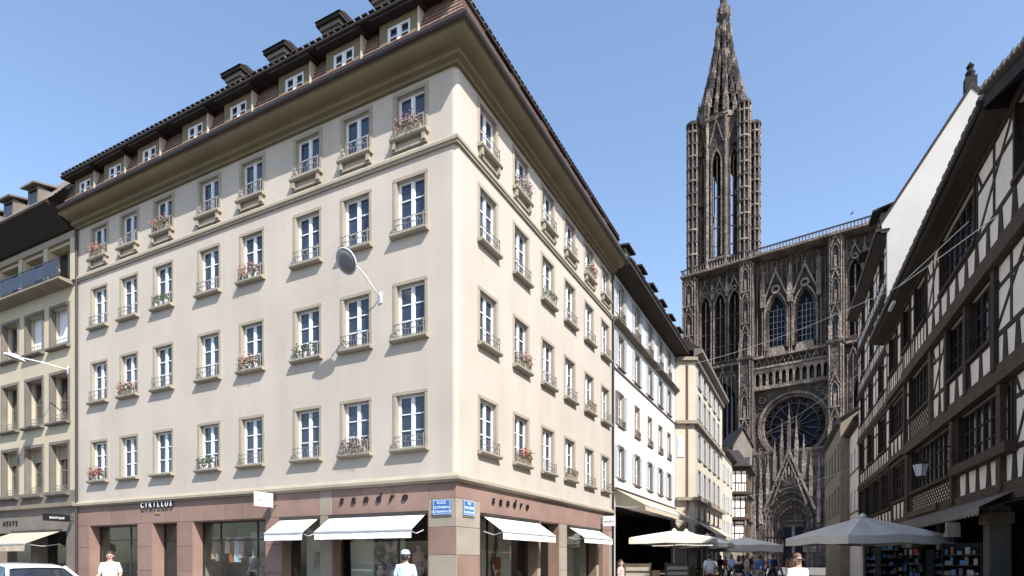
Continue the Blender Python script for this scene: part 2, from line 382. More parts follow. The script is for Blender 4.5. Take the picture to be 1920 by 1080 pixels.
sweepL(MB(), [(-.02, 4.0), (.06, 4.0), (.1, 4.05), (.16, 4.07), (.16, 4.16), (.05, 4.27), (-.02, 4.29)]).build('shop_cornice', 'cream_stone', A)
cv = [(.34 + .36 * math.sin(a), 17.0 + .24 * (1 - math.cos(a))) for a in [k * math.pi / 12 for k in range(7)]]
sweepL(MB(), [(-.02, 16.72), (.10, 16.72), (.13, 16.80), (.27, 16.84), (.27, 16.97), (.34, 17.0)] + cv[1:] + [(.74, 17.24), (.74, 17.34), (-.02, 17.36)]).build('cornice', 'soffit', A)
sweepL(MB(), [(.72, 17.3), (.76, 17.26), (.84, 17.27), (.87, 17.33), (.87, 17.4), (.84, 17.4), (.83, 17.34), (.74, 17.35)], XL, YR).build('gutter', 'gutter', A)
pr = [];  n = 8
for i in range(n):
    o = .74 - .42 * i / n; z = 17.38 + 1.22 * i / n; pr += [(o, z), (o - .42 / n - .02, z + 1.22 / n - .003)]
b = MB(); sweepL(b, pr, XL + .15, YR, close=False); b.build('tile_courses', 'tile', A)
b = MB(); sweepL(b, [(.90, 18.46), (.95, 18.49), (.95, 18.57), (-4.6, 21.8), (-4.6, 21.6), (.25, 18.5)], XL + .5, YR, rs=-.52); b.box(XL + .5, -4.5, 4.5, YR, 21.7, 21.85); b.build('roof', 'dark_tile', A)
# small tile noses along the roof edge, joined because each is a few pixels
b = MB()
for i in range(75): x = XL + .6 + i * .275; b.box(x, x + .2, -.98, -.8, 18.615, 18.65)
for i in range(60): y = -.3 + i * .26; b.box(.3, .455, y, y + .19, 18.6, 18.64)
b.build('roof_edge_tile', 'dark_tile', A, kind='stuff')

DW, DH = .88, .66
@shared
def dormer_mesh():
    b = MB(); y = -.62
    b.wall(-.74, .74, 17.4, 18.44, [(-DW / 2, DW / 2, 17.55, 17.55 + DH)], y, .12)
    b.box(-.74, -.68, y + .01, .6, 17.4, 18.43).box(.68, .74, y + .01, .6, 17.4, 18.43); return mm(b, 'dormer', 'soffit')  # front browned: shade under the roof slab put into the colour
@shared
def dormer_roof(): return mm(MB().pyz([(-.90, 18.38), (-.90, 18.44), (.1, 18.48), (.1, 18.40)], -.92, .92), 'dormer_roof', 'dark_tile')
@shared
def dormer_verge(): return mm(MB().box(.742, .80, -.66, -.2, 17.4, 18.38), 'cheek', 'cream_plaster')
for k, x in enumerate(LX):
    d = put('dormer', dormer_mesh(), A, (x, 0, 0)); put('roof', dormer_roof(), d); put('cheek', dormer_verge(), d)
    f = put('window', casement(DW, DH, 2, 'white_paint', 2, .12, .0), d, (0, -.6, 17.55)); put('pane', panes_joined(DW, DH, 2, 'glass_dark', 2, .12, .0), d, (0, -.6, 17.55))
for k, y in enumerate(RY):
    d = put('dormer', dormer_mesh(), A, (-.4, y, 0), R(90)); put('roof', dormer_roof(), d)
    put('window', casement(DW, DH, 2, 'white_paint', 2, .12, .0), d, (0, -.6, 17.55)); put('pane', panes_joined(DW, DH, 2, 'glass_dark', 2, .12, .0), d, (0, -.6, 17.55))
@shared
def chimney_mesh(): return mm(MB().box(-.42, .42, -.42, .42, -2.0, -.42).box(-.5, .5, -.5, .5, -.42, -.25), 'chimney', 'taupe_stone')
@shared
def chimney_cap(): return mm(MB().box(-.62, .62, -.6, .6, -.25, -.12).pyz([(-.66, -.12), (.66, -.12), (.3, .06), (-.3, .06)], -.64, .64), 'chimney_cap', 'dark_tile')
for t in (1.6, 4.5, 7.08, 10.0, 12.6): c = put('chimney', chimney_mesh(), A, (-t, 2.5, 22.7)); put('cap', chimney_cap(), c)
b = MB(); b.tube([(XL + .1, -.09, 17.2), (XL + .1, -.09, .2)], .06, 8); b.build('drainpipe', 'gutter', A)
b = MB(); b.tube([(.09, YR - .06, 17.2), (.09, YR - .06, .2)], .06, 8); b.build('drainpipe', 'gutter', A)

FL = {(0, 0): ('petal_pink', 'leaf_dry', 0), (0, 5): ('petal_pink', 'leaf', 0), (0, 7): ('petal_pink', 'leaf_dry', 0), (1, 3): ('petal_pink', 'leaf_dry', 1), (1, 5): (None, 'leaf', 1),
      (2, 2): (None, 'leaf', 1), (2, 3): ('petal_pink', 'leaf', 1), (2, 6): ('petal_pink', 'leaf', 0), (3, 1): ('petal_mauve', 'leaf_dry', 0), (3, 4): (None, 'leaf', 1), (3, 7): ('petal_red', 'leaf', 1)}
FR = {(0, 1): ('petal_mauve', 'leaf_dry', 0), (0, 4): ('petal_red', 'leaf', 0), (1, 2): (None, 'leaf', 0), (2, 1): ('petal_pink', 'leaf', 0), (2, 4): (None, 'leaf_dry', 0), (3, 1): ('petal_red', 'leaf', 0), (3, 3): (None, 'leaf_dry', 0)}
rown = ['top', 'second', 'third', 'lowest']; ordn = ['first', 'second', 'third', 'fourth', 'fifth', 'sixth', 'seventh', 'eighth']
pn = {'petal_pink': 'pink', 'petal_mauve': 'mauve', 'petal_red': 'red', None: 'leafy green'}
def a_window(pos, rz, r, c, fl, side):
    h = WH[r]; big = (side == 'L') or c < 3
    win = put('window', casement(WW, h, 3 if h > 1.5 else 2, 'white_paint'), A, pos, rz)
    put('surround', surround(WW, h, .13, .03, 'cream_stone'), win)
    put('sill', sill(1.44, .2, .13, 'cream_stone', 1 if r == 0 else 0), win, (0, 0, -.002))
    gl = 'glass_blue' if random.random() < .86 else 'curtain'
    add_panes(win, WW, h, 3 if h > 1.5 else 2, 'glass_blue', each=big)
    q = random.random()
    if q < .38:                                             # net curtains drawn to different heights
        wb = MB(); wz = h * random.choice((.35, .5, .7, .93)); n_ = 9; ph = random.random() * 6
        for x0_, x1_ in (((-WW / 2 + .07, -.06), (.06, WW / 2 - .07)) if random.random() < .6 else ((random.choice((-WW / 2 + .07, .06)),) * 2,)):
            if x0_ == x1_: x1_ = x0_ + .42
            wb.add([(x0_ + (x1_ - x0_) * i / n_, .205 + .012 * math.sin(i * 2.1 + ph), zz) for i in range(n_ + 1) for zz in (h - .07, h - wz)], [(2 * i, 2 * i + 1, 2 * i + 3, 2 * i + 2) for i in range(n_)])
        wb.build('curtain', 'curtain', win)
    elif q < .5: MB().box(-WW / 2 + .07, WW / 2 - .07, .2, .21, h * random.choice((.45, .62, .75)), h - .05).build('blind', 'blind', win)
    elif q < .62:                                           # side drapes
        wb = MB(); wb.box(-WW / 2 + .07, -WW / 2 + .07 + random.uniform(.1, .2), .2, .22, .07, h - .07).box(WW / 2 - .07 - random.uniform(.1, .2), WW / 2 - .07, .2, .22, .07, h - .07); wb.build('curtain', random.choice(('curtain', 'cream_stone', 'cloth_grey')), win)
    f = fl.get((r, c))
    if not (side == 'L' and (r, c) in ((3, 5), (3, 6))): put('railing', railing(1.16, .42 if r < 3 else .36, .13, 'iron'), win)
    if f:
        where = 'left' if side == 'L' else 'right'
        if side == 'L': m = AW @ Matrix.Translation(Vector(pos) + Vector((0, -.10, .0)))
        else: m = AW @ Matrix.Translation(Vector(pos) + Vector((.10, 0, .0))) @ RZ90
        flowers(m, .98, f[0], f[1], '%s flowers, %s row, %s window from the corner, %s face of cream building' % (pn[f[0]], rown[r], ordn[c], where), bool(f[2]))
for r in range(4):
    for c, x in enumerate(LX): a_window((x, 0, SZ[r]), 0, r, c, FL, 'L')
    for c, y in enumerate(RY): a_window((0, y, SZ[r]), R(90), r, c, FR, 'R')

# shop level: recessed joints behind separate stone panels
HO = [(-19.57, -16.0), (-15.0, -13.37), (-12.4, -8.27), (-7.45, -5.6), (-5.05, -1.05)]
HR = [(1.42, 5.95), (6.2, 8.15), (9.0, 12.95), (13.25, 13.9)]
SH = 3.14
w = MB(); w.wall(XL, -.04, 0, 4.1, [(a, b_, 0, SH) for a, b_ in HO], .04, .5); w.m = RZ90; w.wall(.04, YR, 0, 4.1, [(a, b_, 0, SH) for a, b_ in HR], .04, .5); w.m = None
w.build('shop_wall', 'joint', A)
def panel(x0, x1, z0, z1, m, face, j=.005, out=0):
    jx = random.uniform(0, .006)
    b = MB(RZ90 if face else None); b.bbox(x0 + j, x1 - j, -out - jx, .036, z0 + j, z1 - j, .008); b.build('stone_panel', m, A)
def run(x0, x1, step):
    n = max(1, round((x1 - x0) / step)); return [(x0 + (x1 - x0) * i / n, x0 + (x1 - x0) * (i + 1) / n) for i in range(n)]
for a, b_ in run(XL, -5.6, 1.25) + run(-5.05, -1.05, 1.3): panel(a, b_, SH, 4.0, 'pink_stone', 0)
panel(-5.6, -5.05, SH, 4.0, 'grey_stone', 0)
for a, b_ in run(1.42, 13.9, 1.3): panel(a, b_, SH, 4.0, 'pink_stone', 1)
panel(13.9, YR, SH, 4.0, 'pink_stone', 1)
panel(-1.05, -.0, 3.5, 4.0, 'pink_stone', 0); panel(0.0, 1.42, 3.5, 4.0, 'pink_stone', 1)
for a, b_ in ((XL, -19.57), (-16, -15), (-13.37, -12.4), (-8.27, -7.45)):
    for z in (GZ, 1.15, 2.15): panel(a, b_, z, {GZ: 1.15, 1.15: 2.15, 2.15: SH}[z], 'pink_stone', 0)
for a, b_ in ((8.15, 9.0),):
    for z in (GZ, 1.15, 2.15): panel(a, b_, z, {GZ: 1.15, 1.15: 2.15, 2.15: SH}[z], 'grey_stone', 1)
panel(5.95, 6.2, GZ, SH, 'grey_stone', 1); panel(12.95, 13.25, GZ, SH, 'grey_stone', 1); panel(-5.6, -5.05, GZ, SH, 'grey_stone', 0); panel(13.9, 14.9, GZ, SH, 'pink_stone', 1); panel(14.9, YR, GZ, SH, 'grey_stone', 1)
zc = [GZ, .78, 1.75, 2.62, 3.5]; cm = [('pink_stone', 'grey_stone'), ('grey_stone', 'pink_stone'), ('pink_stone', 'grey_stone'), ('grey_stone', 'grey_stone')]
for i in range(4):
    panel(-1.05, 0, zc[i], zc[i + 1], cm[i][0], 0); panel(0, 1.42, zc[i], zc[i + 1], cm[i][1], 1)
# lintels/reveals of the shop openings
for a, b_ in HO: MB().box(a - .001, a + .03, .02, .54, GZ, SH - .03).box(b_ - .03, b_ + .001, .02, .54, GZ, SH - .03).box(a, b_, .02, .54, SH - .03, SH + .002).build('reveal', 'pink_stone' if a < -8 else 'brown_interior', A)
for a, b_ in HR: MB(RZ90).box(a - .001, a + .03, .02, .54, GZ, SH - .03).box(b_ - .03, b_ + .001, .02, .54, GZ, SH - .03).box(a, b_, .02, .54, SH - .03, SH + .002).build('reveal', 'brown_interior', A)
# rooms behind the glass
def room(x0, x1, dep, m, nm='shop_interior', fm='interior_floor'):
    b = MB(); b.box(x0, x1, dep, dep + .1, GZ, 3.4).box(x0 - .08, x0, .56, dep, GZ, 3.4).box(x1, x1 + .08, .56, dep, GZ, 3.4).box(x0, x1, .56, dep, 3.4, 3.45); b.build(nm, m, A)
    MB().box(x0, x1, .05, dep, GZ - .05, GZ + .1).build('shop_floor', fm, A)
room(-20.3, -12.9, 2.2, 'shop_room', fm='cloth_tan'); room(-12.8, -8.0, 2.0, 'shop_room', fm='cloth_tan')
MB().box(-7.2, -5.5, .95, 1.0, GZ, 3.1).box(-5.0, -2.65, .9, .95, GZ, 3.1).build('display_wall', 'olive_interior', A)
b = MB(); b.box(-7.8, -.9, 4.2, 4.3, GZ, 3.4).box(-7.85, -7.75, .56, 4.2, GZ, 3.4); b.build('back_wall', 'brown_interior', A)
MB().box(-7.8, -.06, .05, YR - .2, GZ - .05, GZ + .1).build('shop_floor', 'interior_floor', A); MB().box(-7.8, -.56, .56, YR - .2, 3.3, 3.35).build('shop_ceiling', 'brown_interior', A)
MB(RZ90).box(2.8, 5.6, 1.0, 1.05, GZ, 3.1).box(9.3, 12.2, .95, 1.0, GZ, 3.1).box(12.9, 13.0, .56, 3, GZ, 3.3).build('display_wall', 'olive_interior', A)
MB(RZ90).box(.9, 15, 3.2, 3.3, GZ, 3.3).build('back_wall', 'brown_interior', A)
def shopfront(x0, x1, face, mull, y=.42, tr=None):
    b = MB(RZ90 if face else None); t = .05; z0, z1 = GZ, SH - .03; x0 += .03; x1 -= .03
    b.box(x0, x0 + t, y, y + .07, z0, z1).box(x1 - t, x1, y, y + .07, z0, z1).box(x0 + t, x1 - t, y, y + .07, z0, z0 + .25).box(x0 + t, x1 - t, y, y + .07, z1 - t, z1)
    for q in mull: b.box(q - t / 2, q + t / 2, y, y + .07, z0 + .25, z1 - t)
    if tr: b.box(x0 + t, x1 - t, y - .004, y + .066, tr, tr + .06)
    f = b.build('shopfront', 'bronze', A)
    for p, q in zip([x0] + list(mull), list(mull) + [x1]): MB(RZ90 if face else None).box(p + .02, q - .02, y + .03, y + .042, z0 + .2, z1 - .02).build('pane', 'shop_glass', f)
    return f
shopfront(*HO[0], 0, [-17.2], tr=2.45); shopfront(*HO[1], 0, [], .5, tr=2.4); shopfront(*HO[2], 0, [-11.3, -9.2], tr=2.35); shopfront(*HO[3], 0, []); shopfront(*HO[4], 0, [-2.55])
shopfront(*HR[0], 1, [2.7]); shopfront(*HR[1], 1, [7.2], .5); shopfront(*HR[2], 1, [])
# awnings
def awning(x0, x1, out, z0, z1, face, drop, m='awning_white', parent=A, y0=-.02, label=None, bars=2):
    mtx = RZ90 if face else None
    b = MB(mtx); b.pyz([(y0, z0), (-out, z1), (-out, z1 - .015), (y0, z0 - .015)], x0, x1); a = b.build('awning', m, parent)
    n = max(4, int((x1 - x0) / .25)); b = MB(mtx); vs = []
    for i in range(n + 1):
        x = x0 + (x1 - x0) * i / n; yy = -out - .012 - .012 * math.sin(i * 1.9); vs += [(x, -out - .008, z1 - .045), (x, yy, z1 - drop)]
    b.add(vs, [(2 * i, 2 * i + 1, 2 * i + 3, 2 * i + 2) for i in range(n)]); b.build('valance', m, a)
    b = MB(mtx); b.box(x0, x1, -out - .03, -out + .02, z1 - .045, z1 + .012).build('front_bar', 'shutter', a)
    for k in range(bars):
        x = x0 + .12 + (x1 - x0 - .24) * k / max(1, bars - 1); b = MB(mtx); b.tube([(x, y0, z1 - .1 + .1), (x, -out * .5, z1 - .12), (x, -out, z1 - .03)], .018, 6); b.build('awning_arm', 'lamp_metal', a)
    MB(mtx).box(x0 - .03, x1 + .03, -.14, y0 + .01, z0 - .06, z0 + .06).build('roller_box', 'gutter', a)
    return a
awning(-7.4, -5.6, .8, 3.08, 2.54, 0, .27); awning(-5.05, -1.1, .8, 3.08, 2.54, 0, .27)
awning(1.5, 5.8, .8, 3.08, 2.54, 1, .27); awning(9.0, 12.95, .8, 3.08, 2.6, 1, .25)
# lettering, lamps on the fascia
letters('sandro', .42, .53, 'letter', 'letter_black', A, -4.95 + .35, -.035, 3.5, 0, .25)
letters('sandro', .42, .53, 'letter', 'letter_black', A, 2.25, -.035, 3.5, R(90), .25)
letters('CYRILLUS', .30, .27, 'letter', 'letter_black', A, -15.5, -.07, 3.78, 0)
letters('CYRILLUS', .30, .27, 'letter', 'white_paint', A, -15.53, -.095, 3.80, 0, 0, .004)
text_obj('PARIS', .13, .01, 'lettering', 'brass', A, (-14.6, -.03, 3.5))
# street name plates
for face, s in ((0, ('PLACE', 'GUTENBERG', 'GUTEBARIPLATZ')), (1, ('RUE', 'MERCIERE', 'KRAMERGASS'))):
    p0 = (-.52, -.05, 3.0) if not face else (.05, .66, 3.0); rz = R(90) if face else 0
    o = put('street_name_plate', mm(MB().box(-.33, .33, 0, .02, 0, .46), 'plate', 'sign_blue'), A, p0, rz)
    MB().box(-.31, .31, -.004, 0, .435, .45).box(-.31, .31, -.004, 0, .012, .026).box(-.31, -.297, -.004, 0, .026, .435).box(.297, .31, -.004, 0, .026, .435).build('border', 'sign_letter', o)
    for k, (tx, sz, z) in enumerate(zip(s, (.11, .125, .095), (.33, .19, .06))): text_obj(tx, sz if k != 1 or len(tx) < 9 else .1, .002, 'lettering', 'sign_letter', o, (0, -.006, z), (R(90), 0, 0))
    o = MB().box(-.36, .36, .0, .03, -.05, .5).build('plate_backing', 'grey_stone', A, (p0[0] + (-.0 if face else 0), p0[1], 3.0) if not face else (.03, .66, 3.0), rz)
    if not face: o.location.y = -.03
# projecting signs
def proj_sign(mat, w_, h_, m, label, txt=None, arm=True, bm='dark_iron'):
    t = put('projecting_sign', None, None, mat.translation, mat.to_euler().z, label, 'shop sign')
    b = MB(); b.box(-.03, .03, -w_ - .15, -.15, 0, h_); b.build('sign_box', m, t)
    b = MB(); b.box(-.015, .015, -.15, .02, h_ * .7, h_ * .7 + .03).box(-.015, .015, -.15, .02, .05, .08); b.build('bracket', bm, t)
    if txt: text_obj(txt, h_ * .38, .002, 'lettering', 'cloth_grey' if m == 'white_paint' else 'white_paint', t, (-.034, -.15 - w_ / 2, h_ * .35), (R(90), 0, R(-90)))
    if txt: text_obj(txt, h_ * .38, .002, 'lettering', 'cloth_grey' if m == 'white_paint' else 'white_paint', t, (.034, -.15 - w_ / 2, h_ * .35), (R(90), 0, R(90)))
    return t
proj_sign(AW @ Matrix.Translation((-7.75, 0, 3.5)), .78, .5, 'white_paint', 'white projecting shop sign above the small awning on the left face', 'sandro')
proj_sign(AW @ Matrix.Translation((0, 13.5, 3.3)) @ RZ90, .62, .5, 'white_paint', 'white projecting shop sign beside the far right awning of the corner building', 'sandro')
proj_sign(AW @ Matrix.Translation((XL - .3, 0, 3.35)), 1.1, .32, 'letter_black', 'black projecting sign with white lettering at the joint of the two left buildings', 'BOUTIQUE')

# wall-mounted street lamps: shallow dish on a curved arm
def dish_lamp(mat, out, up, side, label, r=.36, tilt=(-56, 10)):
    t = put('street_lamp', None, None, mat.translation, mat.to_euler().z, label, 'street lamp', 'dish lamps on wall arms')
    P = Vector((side, -out, up)); b = MB(); k = [Vector((0, 0, 0)), Vector((side * .12, -out * .25, up * .25)), Vector((side * .4, -out * .5, up * .72)), Vector((side * .8, -out * .85, up * 1.1)), P]
    b.tube(k, .024, 8).tube([(0, 0, -.15), (0, -.02, .12)], .035, 8); b.build('arm', 'white_paint', t, smooth=True)
    MB().box(-.06, .06, -.03, 0, -.2, .16).build('wall_plate', 'lamp_metal', t)
    sh = MB().lathe([(.02, .16), (.09, .15), (r * .6, .11), (r * .95, .02), (r, -.03), (r * .97, -.045), (r * .9, -.03)], 28).build('shade', 'white_paint', t, P, smooth=True); sh.rotation_euler = (R(tilt[0]), R(tilt[1]), 0)
    gl = MB().lathe([(r * .9, -.03), (r * .86, -.05), (r * .5, -.09), (r * .2, -.10), (.02, -.105)], 28).build('lamp_glass', 'lamp_glass', t, P, smooth=True); gl.rotation_euler = sh.rotation_euler
    return t
dish_lamp(AW @ Matrix.Translation((-2.93, 0, 10.2)), 1.3, .67, -.27, 'grey dish street lamp on curved arm on the cream corner facade', .40)
dish_lamp(AW @ Matrix.Translation((-21.3, 0, 10.45)), 1.7, .2, -.9, 'white dish street lamp on thin arm on the yellow building at far left', .42, (-12, 14))

# ------------------------------------------------------------------ yellow building at far left
Bm = AW @ Matrix.Translation((XL - .05, 0, 0)); B = thing('yellow_building', 'pale yellow building with iron balcony at the left edge of the picture', 'building', Bm.translation, TH)
BX = [-1.45, -3.7, -6.0, -8.3, -10.6]; bw = 1.45
rows = [(11.65, 1.85), (8.1, 2.25), (4.75, 2.3)]
w = MB(); w.wall(-14, -.02, 4.3, 16.8, [(x - bw / 2, x + bw / 2, z, z + h) for x in BX for z, h in rows] + [(x - .85, x + .85, 14.6, 16.3) for x in BX], .02, .45); w.build('wall', 'yellow_plaster', B)
MB().box(-14, -.02, .9, .95, 0, 17.5).build('dark_backing', 'dark_interior', B)
for j, (z, h) in enumerate(rows):
    for i, x in enumerate(BX):
        wn_ = put('window', casement(bw, h, 2, 'shutter_dark', 2, .1, .38), B, (x, .02, z)); add_panes(wn_, bw, h, 2, 'glass_dark', 2, .1, .38, each=i < 3)
        put('surround', surround(bw, h, .16, .04, 'taupe_stone'), wn_); put('sill', sill(1.85, .22, .14, 'taupe_stone'), wn_)
        put('railing', railing(1.3, .4, .02, 'iron'), wn_, (0, .12, 0))
        if j == 0 and i < 2: MB().box(-bw / 2 + .02, bw / 2 - .02, .34, .365, .35, h).build('blind', 'blind', wn_)
        elif j == 2: MB().box(-bw / 2 + .02, bw / 2 - .02, .33, .36, h * .72, h).build('blind', 'cream_stone', wn_)
        else: MB().box(.05, bw / 2 - .03, .345, .365, .05, h - .1).build('curtain', 'curtain', wn_)
for x in BX:
    wn_ = put('window', casement(1.7, 1.7, 1, 'shutter_dark', 2, .1, .38), B, (x, .02, 14.6)); add_panes(wn_, 1.7, 1.7, 1, 'glass_dark', 2, .1, .38, each=False)
    t = thing('flower_box', 'planter with leafy plants behind the dark balcony rail, %s from the corner building' % ordn[BX.index(x)], 'flower box', Bm @ Vector((x, -.35, 14.9)), TH, 'planters on the balcony')
    put('trough', trough(1.2), t); put('foliage', foliage('leaf', 2, 1.2), t, (0, 0, .1), mat='leaf_dry')
MB().pyz([(.02, 14.3), (-.55, 14.36), (-.62, 14.4), (-.62, 14.48), (.02, 14.5)], -14, -.25).build('balcony_slab', 'tan_stone', B)
br = MB().box(-14, -.4, -.58, -.54, 15.33, 15.38).box(-14, -.4, -.58, -.54, 14.56, 14.6).build('balcony_rail', 'slate_rail', B)
bar = mm(MB().box(-.012, .012, -.572, -.548, 14.6, 15.33), 'baluster', 'slate_rail'); pst = mm(MB().box(-.03, .03, -.59, -.53, 14.48, 15.42), 'post', 'slate_rail')
pnl = mm(MB().box(-.46, .46, -.564, -.556, 14.66, 15.27), 'rail_panel', 'slate_rail')
for i in range(14): put('post', pst, br, (-.5 - i, 0, 0)); put('rail_panel', pnl, br, (-1.0 - i, 0, 0))
for i in range(6): MB().box(-.1 - i * 2.3 - .25, -.1 - i * 2.3 + .1, -.1, .03, 14.5, 16.45).build('pilaster', 'yellow_plaster', B)
MB().box(-14, -.02, -.12, .03, 16.45, 16.75).build('frieze', 'cream_stone', B)
MB().pyz([(.03, 16.75), (-.25, 16.78), (-1.1, 17.45), (-1.2, 17.5), (-1.2, 17.62), (.03, 17.9)], -14, -.1).build('eave', 'dark_wood', B)
rp = []
for i in range(14): rp += [(-1.15 + i * .13, 17.66 + i * .17), (-1.15 + (i + 1) * .13 - .03, 17.66 + (i + 1) * .17)]
rp += [(4, 22)]
b = MB(); vs = [(x, y, z) for x in (-14, .4) for y, z in rp]; nn = len(rp); b.add(vs, [(i, i + 1, nn + i + 1, nn + i) for i in range(nn - 1)]); b.build('roof', 'taupe_stone', B)
for i in range(6):
    x = -1.6 - i * 2.2; d = MB().box(x - .45, x + .45, -1.0, 2, 17.7, 18.6).build('dormer', 'brown_house', B); MB().pyz([(-1.25, 18.6), (-1.25, 18.68), (2.2, 19.5), (2.2, 19.4)], x - .6, x + .6).build('roof', 'taupe_stone', d)
    MB().box(x - .3, x + .3, -1.03, -1.0, 17.85, 18.5).build('window', 'glass_dark', d)
for a, b_ in run(-14, -.05, .62): MB().bbox(a + .006, b_ - .006, -.03, .03, 4.28, 4.85, .01).build('stone_block', 'taupe_stone', B)
MB().pyz([(.03, 4.05), (-.18, 4.1), (-.2, 4.27), (.03, 4.28)], -14, -.05).build('ledge', 'tan_stone', B)
HB = [(-3.3, -.85), (-7.2, -4.0), (-11.5, -8)]
w = MB(); w.wall(-14, -.02, 0, 4.06, [(a, b_, 0, 2.95) for a, b_ in HB], .0, .5); w.build('shop_wall', 'taupe_stone', B)
MB().box(-14, -.3, 2.4, 2.5, GZ, 4).box(-14, -.3, .5, 2.4, 3.2, 3.3).build('shop_interior', 'dark_interior', B)
for a, b_ in HB: f = MB().box(a, a + .06, .4, .46, GZ, 2.95).box(b_ - .06, b_, .4, .46, GZ, 2.95).box(a, b_, .4, .46, 2.88, 2.95).build('shopfront', 'bronze', B); MB().box(a + .06, b_ - .06, .42, .43, GZ + .2, 2.88).build('pane', 'shop_glass', f)
MB().box(-2.1, -1.0, .6, .65, 2.0, 2.55).build('window_poster', 'blind', B)
awning(-5.6, -1.2, 1.5, 2.98, 2.35, 0, .35, 'awning_cream', B)
letters('HERVE', .3, .3, 'letter', 'letter_black', B, -6.5, -.03, 3.35)

# ------------------------------------------------------------------ white shuttered building
def frame_at(t, along=Vector((.4553, .8903, 0)), base=CA):
    p = base + along * t; return Matrix.Translation(p) @ Matrix.Rotation(math.atan2(along.y, along.x), 4, 'Z')
Cm = frame_at(15.45); RC = math.atan2(.8903, .4553); LC = 15.7
C = thing('white_building', 'white rendered building with pale shutters beside the cream corner building', 'building', Cm.translation, RC)
CX = [1.55, 4.85, 7.9, 10.75, 13.4]; cr = [(15.0, 1.75), (12.2, 1.75), (9.0, 1.8), (6.1, 1.75)]; cw = 1.05
w = MB(); w.wall(0, LC, 5.4, 17.2, [(x - cw / 2, x + cw / 2, z, z + h) for x in CX for z, h in cr], 0, .22); w.wall(0, LC, 0, 5.4, [(.5, LC - .4, 0, 4.6)], 0, .3); w.add([(LC, 0, 0), (LC, 9, 0), (LC, 9, 17), (LC, 0, 17)], [(0, 1, 2, 3)]); w.build('wall', 'white_wall', C)
MB().box(0, LC, .5, .55, 5.4, 17).build('dark_backing', 'dark_interior', C)
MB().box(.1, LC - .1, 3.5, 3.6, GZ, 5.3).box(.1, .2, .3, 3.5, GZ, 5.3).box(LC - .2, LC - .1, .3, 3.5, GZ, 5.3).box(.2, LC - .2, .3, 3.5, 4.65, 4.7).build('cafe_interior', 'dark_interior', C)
@shared
def shutter_mesh(h, m):
    b = MB(); b.box(0, .045, -.05, -.02, 0, h).box(.4, .445, -.05, -.02, 0, h).box(.045, .4, -.05, -.02, 0, .08).box(.045, .4, -.05, -.02, h - .08, h).box(.045, .4, -.05, -.02, h / 2 - .04, h / 2 + .04)
    n = 14
    for i in range(n):
        z = .09 + (h - .2) * i / n; b.pyz([(-.045, z), (-.04, z), (-.022, z + .09), (-.027, z + .09)], .045, .4)
    return mm(b, 'shutter', m)
for j, (z, h) in enumerate(cr):
    for i, x in enumerate(CX):
        wn_ = put('window', casement(cw, h, 3, 'white_paint', 2, .1, .15), C, (x, 0, z)); add_panes(wn_, cw, h, 3, 'glass_dark', 2, .1, .15, each=False)
        put('surround', surround(cw, h, .09, .02, 'taupe_stone' if j in (1, 3) else 'cream_stone'), wn_); put('sill', sill(1.3, .1, .1, 'taupe_stone'), wn_)
        if j in (1, 3) or (j == 0) or i == 0:
            for sx in (-cw / 2 - .54, cw / 2 + .10): put('shutter', shutter_mesh(h, 'shutter_dark' if (sx < 0 and i == 0 and j == 2) else 'shutter'), wn_, (sx, 0, 0))
        if j in (0, 2): put('railing', railing(1.0, .3, .1, 'dark_iron'), wn_)
MB().pyz([(.01, 14.3), (-.1, 14.3), (-.35, 14.42), (-.35, 14.5), (.01, 14.62)], 0, LC + .2).build('belt_course', 'taupe_stone', C)
MB().pyz([(.01, 5.35), (-.1, 5.4), (-.1, 5.5), (.01, 5.55)], 0, LC).build('ledge', 'tan_stone', C); MB().pyz([(.01, 11.9), (-.07, 11.9), (-.07, 11.98), (.01, 12.02)], 0, LC).build('ledge', 'taupe_stone', C)
MB().pyz([(.01, 17.0), (-.85, 17.15), (-.95, 17.2), (-.95, 17.35), (.01, 17.9)], 0, LC + .4).build('eave', 'dark_wood', C)
MB().pyz([(-.95, 17.36), (-1.0, 17.42), (4.5, 21.8), (4.5, 21.6)], 0, LC + .3).build('roof', 'dark_tile', C)
b = MB()
for i in range(48): b.box(.1 + i * .33, .3 + i * .33, -1.02, -.7, 17.42, 17.52 + .05 * (i % 3))
b.build('roof_edge_tile', 'dark_tile', C, kind='stuff')
for i in range(6): d = MB().box(.6 + 2.6 * i, 1.5 + 2.6 * i, -.55, 1.5, 17.6, 18.4).build('dormer', 'taupe_stone', C); MB().pyz([(-.8, 18.4), (-.8, 18.5), (1.5, 18.7), (1.5, 18.6)], .4 + 2.6 * i, 1.7 + 2.6 * i).build('roof', 'dark_tile', d)
awning(.25, LC - .6, 1.7, 5.45, 4.5, 0, .3, 'awning_cream', C, bars=5)
MB().box(LC - .4, LC, -.06, .3, 0, 5.3).build('pilaster', 'tan_stone', C)

